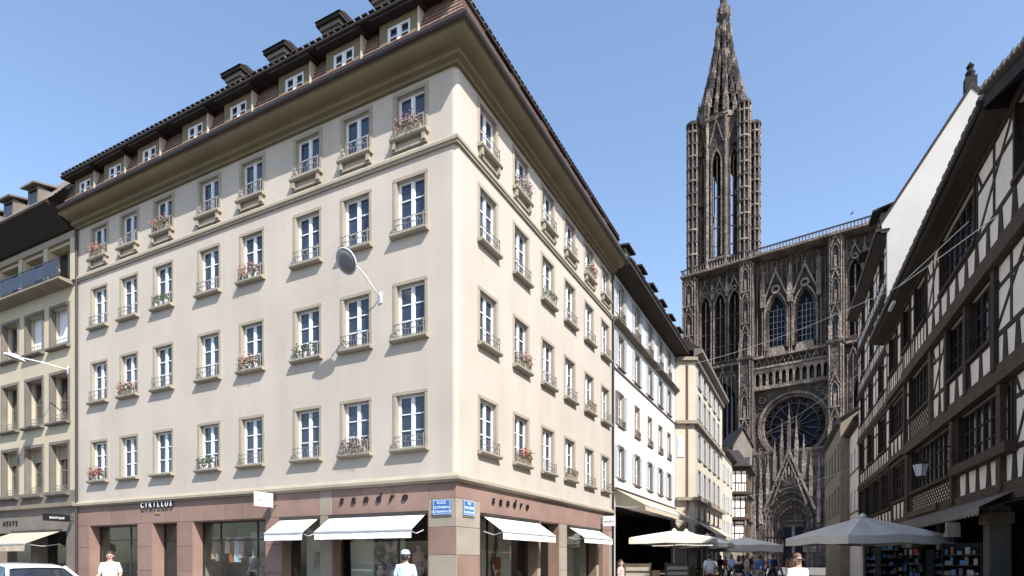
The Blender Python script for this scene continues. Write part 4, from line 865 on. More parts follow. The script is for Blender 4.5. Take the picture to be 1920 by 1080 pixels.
# side bays
def side_bay(x0, x1, cxs):
    b = MB(); n = len(cxs); ed = [x0] + [(cxs[i] + cxs[i + 1]) / 2 for i in range(n - 1)] + [x1]
    for i, cx in enumerate(cxs): arch_plate(b, ed[i], ed[i + 1], 44.2, PL - .4, cx, 2.0, 57.2, 59.6, 1.2, 2.0, 45.0)
    b.build('belfry_wall', 'cathedral', K)
    MB().box(x0, x1, 3.9, 3.99, 44, 61).build('belfry_shade', 'cathedral_dark', K)  # dark sheet painted as the shade behind the lancets
    for i, cx in enumerate(cxs):
        MB().box(cx - .09, cx + .09, 1.4, 1.8, 45, 58.6).build('mullion', 'cathedral_lit', K)
        for k in range(3): MB().box(cx - 1, cx + 1, 1.5, 1.7, 48 + k * 3.2, 48.18 + k * 3.2).build('transom', 'cathedral', K)
        gable(cx, 1.1, 58.8, 3.0, 3.6, crock=3)
        bb = MB(); arch_band(bb, cx, 2.0, 57.2, 59.6, .2, .95, 1.25); bb.build('arch_moulding', 'cathedral_lit', K)
    for e in ed:
        for dx in (-.3, .3): shaft(min(max(e + dx, x0 + .2), x1 - .2), 1.0, 44.4, 61.2, 1.2)
        pin(min(max(e, x0 + .3), x1 - .3), .9, 58.5, .55, 5)
    # middle zone: tall blind window with harp strings
    cx = (x0 + x1) / 2; b = MB(); arch_plate(b, x0, x1, 24, 43.6, cx, 7.6, 34, 40.5, 1.6, 2.4, 25.5); b.build('wall', 'cathedral', K)
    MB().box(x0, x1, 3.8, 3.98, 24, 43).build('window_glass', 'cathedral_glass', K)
    for k in range(-3, 4): MB().box(cx + k * 1.05 - .1, cx + k * 1.05 + .1, 2.6, 2.9, 25.5, 39.6 - abs(k) * 1.3).build('mullion', 'cathedral_lit', K)
    k = x0 + .5
    while k < x1 - .3: shaft(k, .5, 24.6, 41.2, .9); k += .95
    nn = int((x1 - x0) / .95) // 2
    for i in range(nn): gable(x0 + .5 + 1.9 * i + .95, .7, 40.0, 1.8, 2.6, crock=2, t=.16, d=.25, rose=False)
    # lower zone: side portal
    b = MB(); arch_plate(b, x0, x1, 0, 23.6, cx, 5.4, 8, 12.6, -.6, 2.0); b.build('wall', 'cathedral', K)
    for q in range(3): bb = MB(); arch_band(bb, cx, 5.4 - q * 1.2, 8, 12.6 - q * 1.1, .5, .1 + q * .6, .6 + q * .6); bb.build('archivolt', 'cathedral', K)
    MB().box(x0, x1, 2.4, 2.5, 0, 14).build('tympanum', 'cathedral_dark', K); gable(cx, -.7, 11.5, 7.4, 8.5, crock=6, t=.45, d=.5)  # side portal closed by a dark sheet that carries its shade
    for s in (-1, 1): pin(cx + s * 3.7, -.8, 8, 1.0, 10); pin(cx + s * 2.0, -.75, 17, .7, 7)
    k = x0 + .5
    while k < x1 - .3:
        if abs(k - cx) > 2.9: shaft(k, -.9, 6, 22.5, .9)
        k += 1.15
    MB().box(x0, x1, -.9, 2.4, 23.1, 23.6).build('ledge', 'cathedral_lit', K); MB().box(x0, x1, .2, 3, 43.2, 43.75).build('ledge', 'cathedral_lit', K)
side_bay(-19.5, -10.3, [-18.2, -15.0, -11.9]); side_bay(9.1, 19.5, [10.8, 14.1, 17.4])
# centre bay: upper stage with two glazed lancets
cx0, cx1 = -7.7, 6.5; CC = -.3
b = MB(); arch_plate(b, cx0, -.75, 43.4, PL - .4, -3.5, 3.1, 52.2, 56.2, 1.6, 2.8, 45.2); arch_plate(b, -.75, cx1, 43.4, PL - .4, 2.0, 3.1, 52.2, 56.2, 1.6, 2.8, 45.2); b.build('wall', 'cathedral', K)
for cx in (-3.5, 2.0):
    for q in range(3): bb = MB(); arch_band(bb, cx, 3.1 + q * .55, 52.2, 56.2 + q * .35, .26, 1.3 - q * .2, 1.65 - q * .2); bb.box(cx - 1.55 - q * .275 - .26, cx - 1.55 - q * .275, 1.3 - q * .2, 1.65 - q * .2, 45.2, 52.2).box(cx + 1.55 + q * .275, cx + 1.81 + q * .275, 1.3 - q * .2, 1.65 - q * .2, 45.2, 52.2); bb.build('arch_moulding', 'cathedral_lit' if q == 2 else 'cathedral', K)
    wg = MB().box(cx - 1.6, cx + 1.6, 2.5, 2.6, 45, 56.2).build('window', 'cathedral_glass', K); bb = MB()
    for k in (-1, 0, 1): bb.box(cx + k * .78 - .07, cx + k * .78 + .07, 2.3, 2.48, 45.2, 54.6 - abs(k))
    for k in range(7): bb.box(cx - 1.55, cx + 1.55, 2.34, 2.46, 46 + k * 1.25, 46.12 + k * 1.25)
    bb.build('window_bars', 'lamp_glass', wg)
    gable(cx, 1.0, 55.5, 4.6, 5.6, crock=5, t=.3, d=.4)
    MB().pxz([(cx - 1.9, 43.9), (cx + 1.9, 43.9), (cx + 1.4, 45.4), (cx - 1.4, 45.4)], .6, 1.6).build('window_base', 'cathedral_lit', K)
for x in [-7.2, -6.2, -5.7, -.95, -.5, 4.2, 4.9, 5.7, 6.2]: shaft(x, 1.0, 44.2, 61.5, 1.0)
for x in (-6.0, -.75, 4.6): pin(x, .8, 54, .9, 9)
for i in range(15): gx = -7.2 + i * .95; shaft(gx, 1.3, 59.2, 63.3, .8)
# gallery of arches over the rose
b = MB(); n = 11; st = (cx1 - cx0) / n
for i in range(n): arch_plate(b, cx0 + st * i, cx0 + st * (i + 1), 37.6, 41.3, cx0 + st * (i + .5), st * .66, 39.7, 40.6, .6, 1.0, 37.8)
b.build('gallery', 'cathedral_lit', K); MB().box(cx0, cx1, 2.2, 2.3, 37, 42).build('gallery_shade', 'cathedral_dark', K)  # sheet behind the arches coloured as deep shade
for i in range(n): MB().lathe([(.26, 37.8), (.3, 38.9), (.2, 39.4), (.14, 39.5), (.16, 39.8), (.02, 39.95)], 6, (cx0 + st * (i + .5), 1.5)).build('statue', 'cathedral', K)
MB().box(cx0, cx1, .2, 2.3, 41.3, 41.7).box(cx0, cx1, .0, 2.3, 43.4, 43.9).box(cx0, cx1, .2, 2.3, 36.9, 37.5).build('ledge', 'cathedral_lit', K)
MB().box(cx0, cx1, 1.2, 2.2, 41.7, 43.4).build('parapet', 'cathedral', K)
for i in range(9): gable(cx0 + .9 + i * 1.55, .9, 41.5, 1.4, 1.9, crock=1, t=.13, d=.2, rose=False)
# rose window
RCZ, RR_ = 29.1, 6.5
b = MB(); ci = [(CC + RR_ * math.cos(a), RCZ + RR_ * math.sin(a)) for a in [2 * math.pi * k / 40 for k in range(41)]]
b.pxz([(cx0, 22), (cx0, RCZ)] + [p for p in reversed(ci[20:41] if False else [(CC + RR_ * math.cos(a), RCZ + RR_ * math.sin(a)) for a in [math.pi + math.pi * k / 20 for k in range(21)]])][::-1] + [(cx1, RCZ), (cx1, 22)], 1.6, 2.9)
b.pxz([(cx0, RCZ), (cx0, 37), (cx1, 37), (cx1, RCZ)] + [(CC + RR_ * math.cos(a), RCZ + RR_ * math.sin(a)) for a in [math.pi * k / 20 for k in range(21)]], 1.6, 2.9); b.build('wall', 'cathedral', K)
MB().box(cx0, cx1, 3.2, 3.3, 21, 37).build('rose_glass', 'cathedral_glass', K)
def ring(b, r0, r1, y0, y1, cz=RCZ, n=32, cx=CC):
    for k in range(n):
        a, c = 2 * math.pi * k / n, 2 * math.pi * (k + 1) / n
        b.pxz([(cx + r0 * math.cos(a), cz + r0 * math.sin(a)), (cx + r1 * math.cos(a), cz + r1 * math.sin(a)), (cx + r1 * math.cos(c), cz + r1 * math.sin(c)), (cx + r0 * math.cos(c), cz + r0 * math.sin(c))], y0, y1)
b = MB(); ring(b, 6.4, 6.9, 1.2, 1.7); ring(b, 5.9, 6.4, 2.0, 2.8); b.build('rose_moulding', 'cathedral_lit', K)
b = MB(); ring(b, .7, 1.1, 2.6, 3.1); ring(b, 4.5, 4.75, 2.6, 3.0); b.build('rose_ring', 'cathedral', K)
for k in range(16):
    a = 2 * math.pi * (k + .5) / 16; b = MB(); b.bar((CC + 1.1 * math.cos(a), RCZ + 1.1 * math.sin(a)), (CC + 5.9 * math.cos(a), RCZ + 5.9 * math.sin(a)), .2, 2.65, 3.0); b.build('rose_spoke', 'cathedral', K)
    a = 2 * math.pi * k / 16; b = MB(); ring(b, .55, .72, 2.7, 3.0, RCZ + 5.25 * math.sin(a), 8, CC + 5.25 * math.cos(a)); b.build('rose_petal', 'cathedral', K)
for sx in (-1, 1):
    for sz in (1, -1):
        b = MB()
        for rr, dx, dz in ((.75, 6.0, 5.9), (.4, 6.3, 4.4), (.4, 4.6, 6.6)): ring(b, rr * .7, rr, 1.35, 1.65, RCZ + sz * dz, 10, CC + sx * dx)
        b.build('spandrel_tracery', 'cathedral_lit', K)
MB().box(cx0, cx1, -.5, 2.9, 23.3, 23.9).build('ledge', 'cathedral_lit', K)
# portal: stepped pointed arches, double door, steep gable bristling with pinnacles
PC = -.45
b = MB(); arch_plate(b, cx0, cx1, 0, 23.3, PC, 10.4, 9.6, 15.8, -1.2, -.5); b.build('portal_wall', 'cathedral', K)
for q in range(6):
    w_ = 10.4 - q * 1.05; b = MB(); arch_band(b, PC, w_ - 1.05, 9.2, 15.2 - q * .72, .5, -.6 + q * .62, .05 + q * .62, 9)
    for s in (-1, 1): xx = PC + s * (w_ / 2 - .28); b.box(xx - .26, xx + .26, -.6 + q * .62, .05 + q * .62, 0, 9.2)
    b.build('archivolt', 'cathedral' if q % 2 else 'cathedral_lit', K)
    for s in (-1, 1):
        xx = PC + s * (w_ / 2 - .5); yy = -.75 + q * .62
        MB().lathe([(.3, 3.2), (.34, 3.3), (.24, 3.4), (.3, 4.6), (.2, 5.3), (.12, 5.45), (.15, 5.75), (.02, 5.9)], 8, (xx, yy)).build('statue', 'cathedral_lit', K)
        MB().lathe([(.32, 6.3), (.34, 6.9), (.12, 7.9), (.02, 8.3)], 6, (xx, yy)).build('canopy', 'cathedral', K)
    ap = arch_pts(PC, w_ - .6, 9.2, 15.5 - q * .72, 6)
    for k in range(1, 12): MB().lathe([(.14, -.28), (.17, .05), (.1, .28), (.03, .38)], 5).build('archivolt_figure', 'cathedral', K, (ap[k][0], -.62 + q * .62, ap[k][1] - .2))
MB().box(PC - 3, PC + 3, 3.0, 3.2, 0, 13).build('tympanum', 'cathedral', K)
for k in range(4): MB().box(PC - 2.4 + k * .25, PC + 2.4 - k * .25, 2.85, 3.0, 8.6 + k * 1.0, 8.75 + k * 1.0).build('tympanum_band', 'cathedral_lit', K)
for k in range(4):
    for i in range(7 - k): MB().lathe([(.12, 0), (.2, .3), (.12, .62), (.1, .8), (.02, .86)], 5).build('relief_figure', 'cathedral', K, (PC - 2.0 + k * .28 + i * .65, 2.85, 8.75 + k))
for s in (-1, 1):
    dr_ = MB().box(PC + s * 1.25 - .95, PC + s * 1.25 + .95, 2.8, 2.95, GZ, 8.3).build('door', 'cathedral_glass', K)
    MB().box(PC + s * 1.25 - .03, PC + s * 1.25 + .03, 2.76, 2.8, GZ, 8.3).build('door_rib', 'dark_iron', dr_)
MB().box(PC - .28, PC + .28, 2.3, 2.95, 0, 8.5).build('trumeau', 'cathedral_lit', K)
gable(PC, -1.25, 11.5, 9.6, 12.0, crock=8, t=.4, d=.55, rose=False); gable(PC, -1.5, 12.6, 6.6, 9.2, crock=5, t=.25, d=.3, rose=False)
for k in range(9): dx = -2.4 + .6 * k; MB().lathe([(.16, 0), (.2, .5), (.13, 1.3), (.13, 1.5), (.02, 1.75)], 6).build('gable_figure', 'cathedral_lit', K, (PC + dx, -1.6, 16.3 + (2.6 - abs(dx)) * .9))
MB().pxz([(PC - 1.4, 16.5), (PC + 1.4, 16.5), (PC + .3, 20.5), (PC - .3, 20.5)], -1.5, -1.2).build('gable_relief', 'cathedral', K)
for dx, z0, z1 in ((0, 21.5, 33.0), (-1.35, 20, 30.0), (1.35, 20, 30.0), (-2.7, 17.5, 26.5), (2.7, 17.5, 26.5), (-4.0, 14, 23.8), (4.0, 14, 23.8), (-5.4, 9, 22.0), (5.4, 9, 22.0), (-6.7, 6, 20), (6.6, 6, 20)):
    pin(PC + dx, -1.4, z0, .62, z1 - z0)
for i in range(13):
    xx = cx0 + .5 + i * 1.1
    if abs(xx - PC) > 1.8: shaft(xx, -1.35, 16.5 if abs(xx - PC) < 5 else 8, 22.6, .8)
# left and right tower tops: cornice, balustrade
MB().box(-22.9, 22.9, -1.7, 26, PL - .4, PL + .1).build('platform_cornice', 'cathedral_lit', K)
MB().box(-22.7, 22.7, -1.4, -1.1, PL + 1.15, PL + 1.35).box(-22.9, -22.6, -1.4, 26, PL + 1.15, PL + 1.35).build('balustrade_rail', 'copper_rail', K)
bal = mm(MB().box(-.1, .1, -1.35, -1.15, PL + .1, PL + 1.15), 'baluster', 'cathedral_lit')
for i in range(76): put('baluster', bal, K, (-22.6 + i * .6, 0, 0))
MB().box(-6.5, 21, 4, 24, PL + .1, PL + 1.0).build('platform_roof', 'cathedral', K)
# octagon and its four open stair turrets
OX, OY, OZ0, OZ1, AP = -15.0, 3.6, PL, 97.0, 4.7
T = MB()
for k in range(8):
    a = math.pi / 4 * k; s_ = 2 * AP * math.tan(math.pi / 8)
    b = MB(Matrix.Translation((OX, OY, 0)) @ Matrix.Rotation(a, 4, 'Z') @ Matrix.Translation((0, -AP, 0)))
    arch_plate(b, -s_ / 2, s_ / 2, OZ0, OZ1, 0, s_ * .50, 86.5, 89.5, 0, .8, 66.8); b.build('octagon_wall', 'cathedral', K)
    b = MB(b.m); b.box(-.09, .09, .3, .55, 66.8, 88.5).box(-s_ * .25, s_ * .25, .3, .5, 73, 73.2).box(-s_ * .25, s_ * .25, .3, .5, 79.5, 79.7); b.build('tracery', 'cathedral_lit', K)
    b = MB(b.m); arch_band(b, 0, s_ * .5, 86.5, 89.5, .22, -.3, .02); b.box(-s_ * .25 - .22, -s_ * .25, -.3, .02, 66.8, 86.5).box(s_ * .25, s_ * .25 + .22, -.3, .02, 66.8, 86.5); b.box(-s_ / 2, s_ / 2, -.25, .8, 96.2, 97.3).box(-s_ / 2, s_ / 2, -.35, .0, 66.0, 66.5)
    b.bar((-s_ * .38, 91), (0, 96), .2, -.35, 0).bar((s_ * .38, 91), (0, 96), .2, -.353, -.003); b.build('octagon_frame', 'cathedral_lit', K)
for k in range(8):
    a = math.pi / 4 * k + math.pi / 8; rr = AP / math.cos(math.pi / 8) + .1; p = (OX + rr * math.sin(a), OY - rr * math.cos(a))
    put('corner_shaft', shaft_mesh(), K, (*p, OZ0), 0, scale=(3.6, 3.6, 33)); pin(p[0], p[1], 96.5, .9, 7)
for sx in (-1, 1):
    for sy in (-1, 1):
        px, py = OX + sx * 5.5, OY + sy * 3.9; top = 97.5
        t = MB().lathe([(.85, OZ0), (.85, top)], 8, (px, py)).build('stair_turret', 'cathedral_dark', K)
        for k in range(8):
            a = math.pi / 4 * k + .3; MB().lathe([(.17, OZ0), (.17, top)], 5, (px + 1.2 * math.cos(a), py + 1.2 * math.sin(a))).build('turret_column', 'cathedral_lit', t)
        for z in range(12): MB().lathe([(1.42, OZ0 + 1.4 + z * 2.7), (1.42, OZ0 + 1.75 + z * 2.7)], 8, (px, py), .3).build('turret_ring', 'cathedral_lit' if z % 2 else 'cathedral', t)
        MB().lathe([(1.5, top - .4), (1.55, top), (1.3, top + .5), (.9, top + .7)], 8, (px, py)).build('turret_cap', 'cathedral', t)
        for k in range(24):                                 # spiral steps seen through the columns
            a = k * .8; z = OZ0 + 1 + k * 1.33; MB().add([(px, py, z), (px + 1.25 * math.cos(a), py + 1.25 * math.sin(a), z), (px + 1.25 * math.cos(a + .9), py + 1.25 * math.sin(a + .9), z + .35), (px, py, z + .3)], [(0, 1, 2, 3)]).build('turret_step', 'cathedral', t)
        MB().box(min(px, px - sx * 2.2), max(px, px - sx * 2.2), py - .3, py + .3, 79, 80).box(min(px, px - sx * 2.2), max(px, px - sx * 2.2), py - .3, py + .3, 90, 91).build('bridge', 'cathedral', K)
# spire: stepped openwork pyramid with pinnacles on eight ribs
prof = [(97.2, 5.3), (99.5, 4.6), (101.8, 4.05), (104.2, 3.5), (106.4, 3.0), (108.7, 2.6), (110.9, 2.15), (113.0, 1.8), (115.0, 1.5), (117.0, 1.4)]
for i, (z, r) in enumerate(prof):
    zn, rn = prof[i + 1] if i + 1 < len(prof) else (119.4, .75)
    b = MB(); 
    for k in range(8):
        a = math.pi / 4 * k + math.pi / 8; c = a + math.pi / 4; P = lambda r_, t_, zz: (OX + r_ * math.cos(t_), OY + r_ * math.sin(t_), zz)
        b.add([P(r, a, z), P(r, c, z), P(r, c, z + .2), P(r, a, z + .2), P(r * .8, a, z), P(r * .8, c, z), P(r * .8, c, z + .2), P(r * .8, a, z + .2)], [(0, 1, 2, 3), (4, 7, 6, 5), (3, 2, 6, 7), (0, 4, 5, 1)])
        b.tube([P(r * .93, a, z), P(rn * .93, a, zn)], .22 - i * .008, 5)
    b.build('spire_ring', 'cathedral', K)
    for k in range(8):
        a = math.pi / 4 * k + math.pi / 8; pin(OX + r * math.cos(a), OY + r * math.sin(a), z, .98 - i * .045, 4.3 - i * .14, 'cathedral' if (k + i) % 3 else None)
        if i < 7:
            am = a + math.pi / 8; pin(OX + r * .93 * math.cos(am), OY + r * .93 * math.sin(am), z, .72 - i * .04, 3.6 - i * .12, 'cathedral' if (k + i) % 2 else None)
b = MB(); b.lathe([(4.6, 97), (3.4, 101.5), (2.2, 108), (1.55, 112), (1.0, 117), (.7, 119.6)], 8, (OX, OY), math.pi / 8)
b.build('spire_core', 'cathedral_dark', K)
MB().lathe([(1.3, 116.6), (1.2, 118), (.8, 118.6), (.75, 120.2), (1.2, 121), (1.5, 121.7), (1.45, 122.9), (1.0, 123.6), (.8, 124.3), (.75, 126.2), (.95, 126.6), (.5, 127.4), (.35, 130)], 8, (OX, OY)).build('lantern', 'cathedral', K)
for k in range(8): a = math.pi / 4 * k; pin(OX + 1.35 * math.cos(a), OY + 1.35 * math.sin(a), 121.2, .36, 2.6)
MB().box(OX - .15, OX + .15, OY - .15, OY + .15, 130, 133.5).box(OX - 1, OX + 1, OY - .13, OY + .13, 131.6, 131.9).build('cross', 'dark_iron', K)
# left flank of the tower, seen edge on, is broken by gablets
for z in (28, 36, 46, 54, 60): pin(-22.6, 0, z, .7, 4.5); pin(-22.7, 2.5, z + 1, .6, 4)
# nave behind
MB().box(-8, 8, 26, 90, 0, 34).pxz([(-8.5, 34), (8.5, 34), (0, 45)], 26, 90).build('nave', 'cathedral', K)

# ------------------------------------------------------------------ parasols
def parasol(px, py, half, z0, z1, val, m, label, rz=0, group='cafe parasols'):
    t = thing('parasol', label, 'parasol', (px, py, 0), rz, group)
    c = half; b = MB(); vs = [(0, 0, z1)]
    for i, (x, y) in enumerate(((-c, -c), (0, -c), (c, -c), (c, 0), (c, c), (0, c), (-c, c), (-c, 0))): vs.append((x, y, z0 + (.05 if i % 2 else 0)))
    sub = []
    for i in range(8): a, d = Vector(vs[1 + i]), Vector(vs[1 + (i + 1) % 8]); mid = (a + d) / 2 * .52; mid.z = (z0 + z1) / 2 - (z1 - z0) * .07; o = len(b.v); ma = Vector(a) * .52; ma.z = (z0 + z1) / 2; md = Vector(d) * .52; md.z = (z0 + z1) / 2; b.add([vs[0], ma, mid, md, a, (a + d) / 2 - Vector((0, 0, .04)), d], [(0, 1, 2), (0, 2, 3), (1, 4, 5, 2), (2, 5, 6, 3)])
    b.build('canopy', m, t)
    b = MB()
    for i in range(8): a, d = Vector(vs[1 + i]), Vector(vs[1 + (i + 1) % 8]); o = Vector((0, 0, val)); e = (a + d) / 2 - Vector((0, 0, .04)); b.add([a, e, e * 1.006 - o, a * 1.0 - o], [(0, 1, 2, 3)]).add([e, d, d - o, e * 1.006 - o], [(0, 1, 2, 3)])
    b.build('valance', m, t)
    MB().lathe([(.12, z1 - .02), (.1, z1 + .06), (.03, z1 + .12)], 10).build('cap', m, t)
    b = MB(); b.tube([(0, 0, GZ), (0, 0, z1)], .035, 8); b.build('pole', 'lamp_metal', t)
    MB().box(-.4, .4, -.4, .4, GZ, GZ + .12).build('base', 'taupe_stone', t)
    for i in range(8): b = MB(); b.tube([(0, 0, z1 - .5), (vs[1 + i][0] * .55, vs[1 + i][1] * .55, (z0 + z1) / 2 - .08)], .012, 5); b.build('strut', 'lamp_metal', t)
    return t
parasol(11.75, 20.3, 1.72, 2.36, 3.05, .26, 'umbrella_grey', 'large grey square parasol in the shade in front of the timbered house', R(6))
parasol(9.1, 34, 2.0, 2.82, 3.25, .34, 'umbrella_white', 'nearest white parasol on the left, against the dark cafe front', R(62))
parasol(11.0, 38.3, 1.7, 2.75, 3.45, .30, 'umbrella_white', 'second white parasol with the highest peak on the left terrace', R(62))
parasol(13.7, 42.5, 1.6, 2.75, 3.35, .30, 'umbrella_white', 'third white parasol down the left terrace', R(62))
parasol(17.6, 46, 1.9, 2.7, 3.35, .5, 'umbrella_white', 'farthest wide white parasol before the cathedral door', R(20))
parasol(14.9, 46.5, 1.6, 2.75, 3.3, .3, 'umbrella_white', 'white parasol behind the third one on the left terrace', R(62))

# ------------------------------------------------------------------ people
def skin_mesh(name, verts, edges, radii, root=0, sub=1):
    me = bpy.data.meshes.new(name); me.from_pydata(verts, edges, []); o = bpy.data.objects.new('tmp', me); COL.objects.link(o)
    sk = o.modifiers.new('s', 'SKIN'); sk.use_smooth_shade = True
    for i, r in enumerate(radii):
        v = me.skin_vertices[0].data[i]; v.radius = r if isinstance(r, tuple) else (r, r); v.use_root = i == root
    ss = o.modifiers.new('u', 'SUBSURF'); ss.levels = sub; ss.render_levels = sub
    dg = bpy.context.evaluated_depsgraph_get(); dg.update(); out = bpy.data.meshes.new_from_object(o.evaluated_get(dg)); bpy.data.objects.remove(o); out.name = name
    out.materials.clear(); out.materials.append(None); return out
@shared
def body(pose):
    # joints of a standing or walking figure facing -Y
    st = {'stand': .0, 'walk': .22, 'bend': .05}[pose]; ax = .06 if pose != 'bend' else .02
    V = [(0, 0, .93), (0, .0, 1.08), (0, .01, 1.24), (0, .01, 1.38), (0, -.005, 1.475), (0, -.01, 1.54), (0, -.012, 1.63), (0, -.005, 1.70)]
    E = [(0, 1), (1, 2), (2, 3), (3, 4), (4, 5), (5, 6), (6, 7)]; Rr = [(.15, .11), (.135, .095), (.16, .11), (.15, .10), (.052, .055), (.058, .065), (.082, .095), (.055, .065)]
    def ad(p, q, r): V.append(p); E.append((q, len(V) - 1)); Rr.append(r); return len(V) - 1
    for s in (-1, 1):
        sw = s * st
        h = ad((s * .09, 0, .86), 0, (.095, .095)); k = ad((s * .10, -.02 - sw * .8, .50), h, (.062, .065)); a = ad((s * .105, .02 - sw * 1.3, .11 + (.04 if sw < 0 else 0)), k, (.04, .045)); ad((s * .12, -.13 - sw * 1.3, .05), a, (.035, .03))
        sh = ad((s * .17, .01, 1.40), 3, (.06, .06)); f = 1 if pose != 'bend' else 4
        el = ad((s * .235, .03 + sw * .4, 1.13), sh, (.042, .042)); wr = ad((s * .25, -.05 * f + sw * .7, .90 + (.17 if pose == 'bend' else 0)), el, (.028, .03)); hd = ad((s * .25, -.08 * f + sw * .8, .83 + (.2 if pose == 'bend' else 0)), wr, (.022, .036))
        hp = Vector(V[hd])
        for i in range(4):
            y = -.03 + i * .02; L = (.062, .07, .066, .05)[i]
            f1 = ad(tuple(hp + Vector((s * .002, y, -.03))), hd, (.009, .009)); f2 = ad(tuple(hp + Vector((-s * .004, y, -.03 - L * .5))), f1, (.008, .008)); ad(tuple(hp + Vector((-s * .02, y - .003, -.03 - L))), f2, (.007, .007))
        t1 = ad(tuple(hp + Vector((-s * .01, -.038, .03))), wr, (.01, .01)); ad(tuple(hp + Vector((-s * .018, -.052, -.01))), t1, (.009, .009))
    return skin_mesh('body', V, E, Rr, 0, 2)
@shared
def shirt(pose):
    st = {'stand': .0, 'walk': .22, 'bend': .05}[pose]; V = [(0, 0, .90), (0, 0, 1.08), (0, .01, 1.24), (0, .01, 1.37), (0, 0, 1.45)]; E = [(0, 1), (1, 2), (2, 3), (3, 4)]; Rr = [(.19, .14), (.17, .125), (.19, .135), (.175, .12), (.075, .07)]
    for s in (-1, 1):
        V.append((s * .17, .01, 1.395)); E.append((3, len(V) - 1)); Rr.append((.078, .078)); V.append((s * .235, .03 + s * st * .4, 1.14)); E.append((len(V) - 2, len(V) - 1)); Rr.append((.068, .068))
    return skin_mesh('shirt', V, E, Rr, 2, 2)
@shared
def trousers(pose):
    st = {'stand': .0, 'walk': .22, 'bend': .05}[pose]; V = [(0, 0, .98), (0, 0, .9)]; E = [(0, 1)]; Rr = [(.165, .125), (.165, .13)]
    for s in (-1, 1):
        sw = s * st; b0 = len(V); V += [(s * .095, 0, .82), (s * .105, -.02 - sw * .8, .5), (s * .11, .02 - sw * 1.3, .15 + (.04 if sw < 0 else 0))]; E += [(1, b0), (b0, b0 + 1), (b0 + 1, b0 + 2)]; Rr += [(.115, .11), (.085, .085), (.07, .07)]
    return skin_mesh('trousers', V, E, Rr, 1, 2)
@shared
def hair(kind):
    b = MB(); n = 14
    def sph(c, rx, ry, rz, z0, z1, front=-.4):
        vs = []; m = 8
        for i in range(m + 1):
            ph = z0 + (z1 - z0) * i / m
            for k in range(n): a = 2 * math.pi * k / n; vs.append((c[0] + rx * math.cos(ph) * math.cos(a), c[1] + ry * math.cos(ph) * math.sin(a) , c[2] + rz * math.sin(ph)))
        fs = [(i * n + k, i * n + (k + 1) % n, (i + 1) * n + (k + 1) % n, (i + 1) * n + k) for i in range(m) for k in range(n)]; b.add(vs, fs)
    sph((0, .012, 1.66), .089, .101, .104, .25, 1.57)
    sph((0, .04, 1.63), .084, .078, .11, -.9, .6)
    if kind == 'long': b.lathe([(.09, 1.66), (.115, 1.5), (.12, 1.36), (.07, 1.27)], 10, (0, .06))
    me = b.mesh('hair', True); me.materials.append(None); return me
@shared
def face_bits():
    b = MB()
    for s in (-1, 1): b.box(s * .032 - .012, s * .032 + .012, -.106, -.09, 1.627, 1.637).box(s * .034 - .017, s * .034 + .017, -.105, -.092, 1.647, 1.652)
    b.box(-.024, .024, -.101, -.088, 1.565, 1.573); return mm(b, 'facial_features', 'hair_dark')
@shared
def nose_ears():
    b = MB(); b.add([(-.014, -.094, 1.592), (.014, -.094, 1.592), (0, -.125, 1.595), (0, -.098, 1.635)], [(0, 1, 2), (0, 2, 3), (1, 3, 2)])
    for s in (-1, 1): b.lathe([(.003, 1.59), (.011, 1.6), (.012, 1.63), (.004, 1.645)], 6, (s * .08, .005))
    return mm(b, 'nose_and_ears', 'skin')
def person(x, y, face, top, legs, label, hr='hair_dark', long=False, pose='stand', hgt=1.72, extra=None, group=None, gz=GZ):
    t = thing('person', label, 'person', (x, y, gz), R(face), group); s = hgt / 1.76
    def c(nm, me, m): return put(nm, me, t, scale=s, mat=m)
    c('body', body(pose), 'skin'); c('shirt', shirt(pose), top); c('trousers', trousers(pose), legs); put('facial_features', face_bits(), t, scale=s); put('nose_and_ears', nose_ears(), t, scale=s)
    if extra != 'bald': c('hair', hair('long' if long else 'short'), hr)
    if extra == 'sunglasses':
        b = MB(); b.box(-.075, -.008, -.118, -.1, 1.612, 1.65).box(.008, .075, -.118, -.1, 1.612, 1.65).box(-.1, .1, -.112, -.106, 1.644, 1.65); b.build('sunglasses', 'letter_black', t, scale=s)
    if extra in ('cap', 'headband'):
        b = MB(); b.lathe([(.108, 1.685), (.104, 1.73), (.075, 1.775), (.02, 1.79)], 14, (0, .012))
        if extra == 'cap': b.box(-.07, .07, -.19, -.08, 1.69, 1.70)
        b.build('cap', 'cloth_pale_blue' if extra == 'cap' else 'cloth_white', t, scale=s)
    if extra == 'backpack': MB().bbox(-.15, .15, -.0, .17, 1.02, 1.42, .04).build('backpack', 'cloth_navy', t, (0, .13, 0), scale=s)
    return t
person(-10.35, 15.6, 20, 'cloth_white', 'cloth_tan', 'person in a white sweater by the left shop window of the corner building', hgt=1.72, pose='bend')
person(-2.32, 13.2, 175, 'cloth_pale_blue', 'cloth_navy', 'person in pale blue shirt and blue cap seen from behind before the big shop window', extra='cap', hgt=1.68)
person(5.28, 11.2, 10, 'cloth_white', 'cloth_denim', 'person with long brown hair, sunglasses and white top at the bottom right', 'hair_brown', True, 'walk', 1.61, 'sunglasses')
person(5.85, 12.6, 200, 'cloth_pink', 'cloth_grey', 'person in a pale pink top just behind the one with sunglasses', 'hair_brown', True, 'stand', 1.5)
person(8.35, 25.6, 170, 'cloth_white', 'cloth_black', 'person in a bright white t-shirt walking away beside the left terrace', 'hair_dark', pose='walk', hgt=1.76)
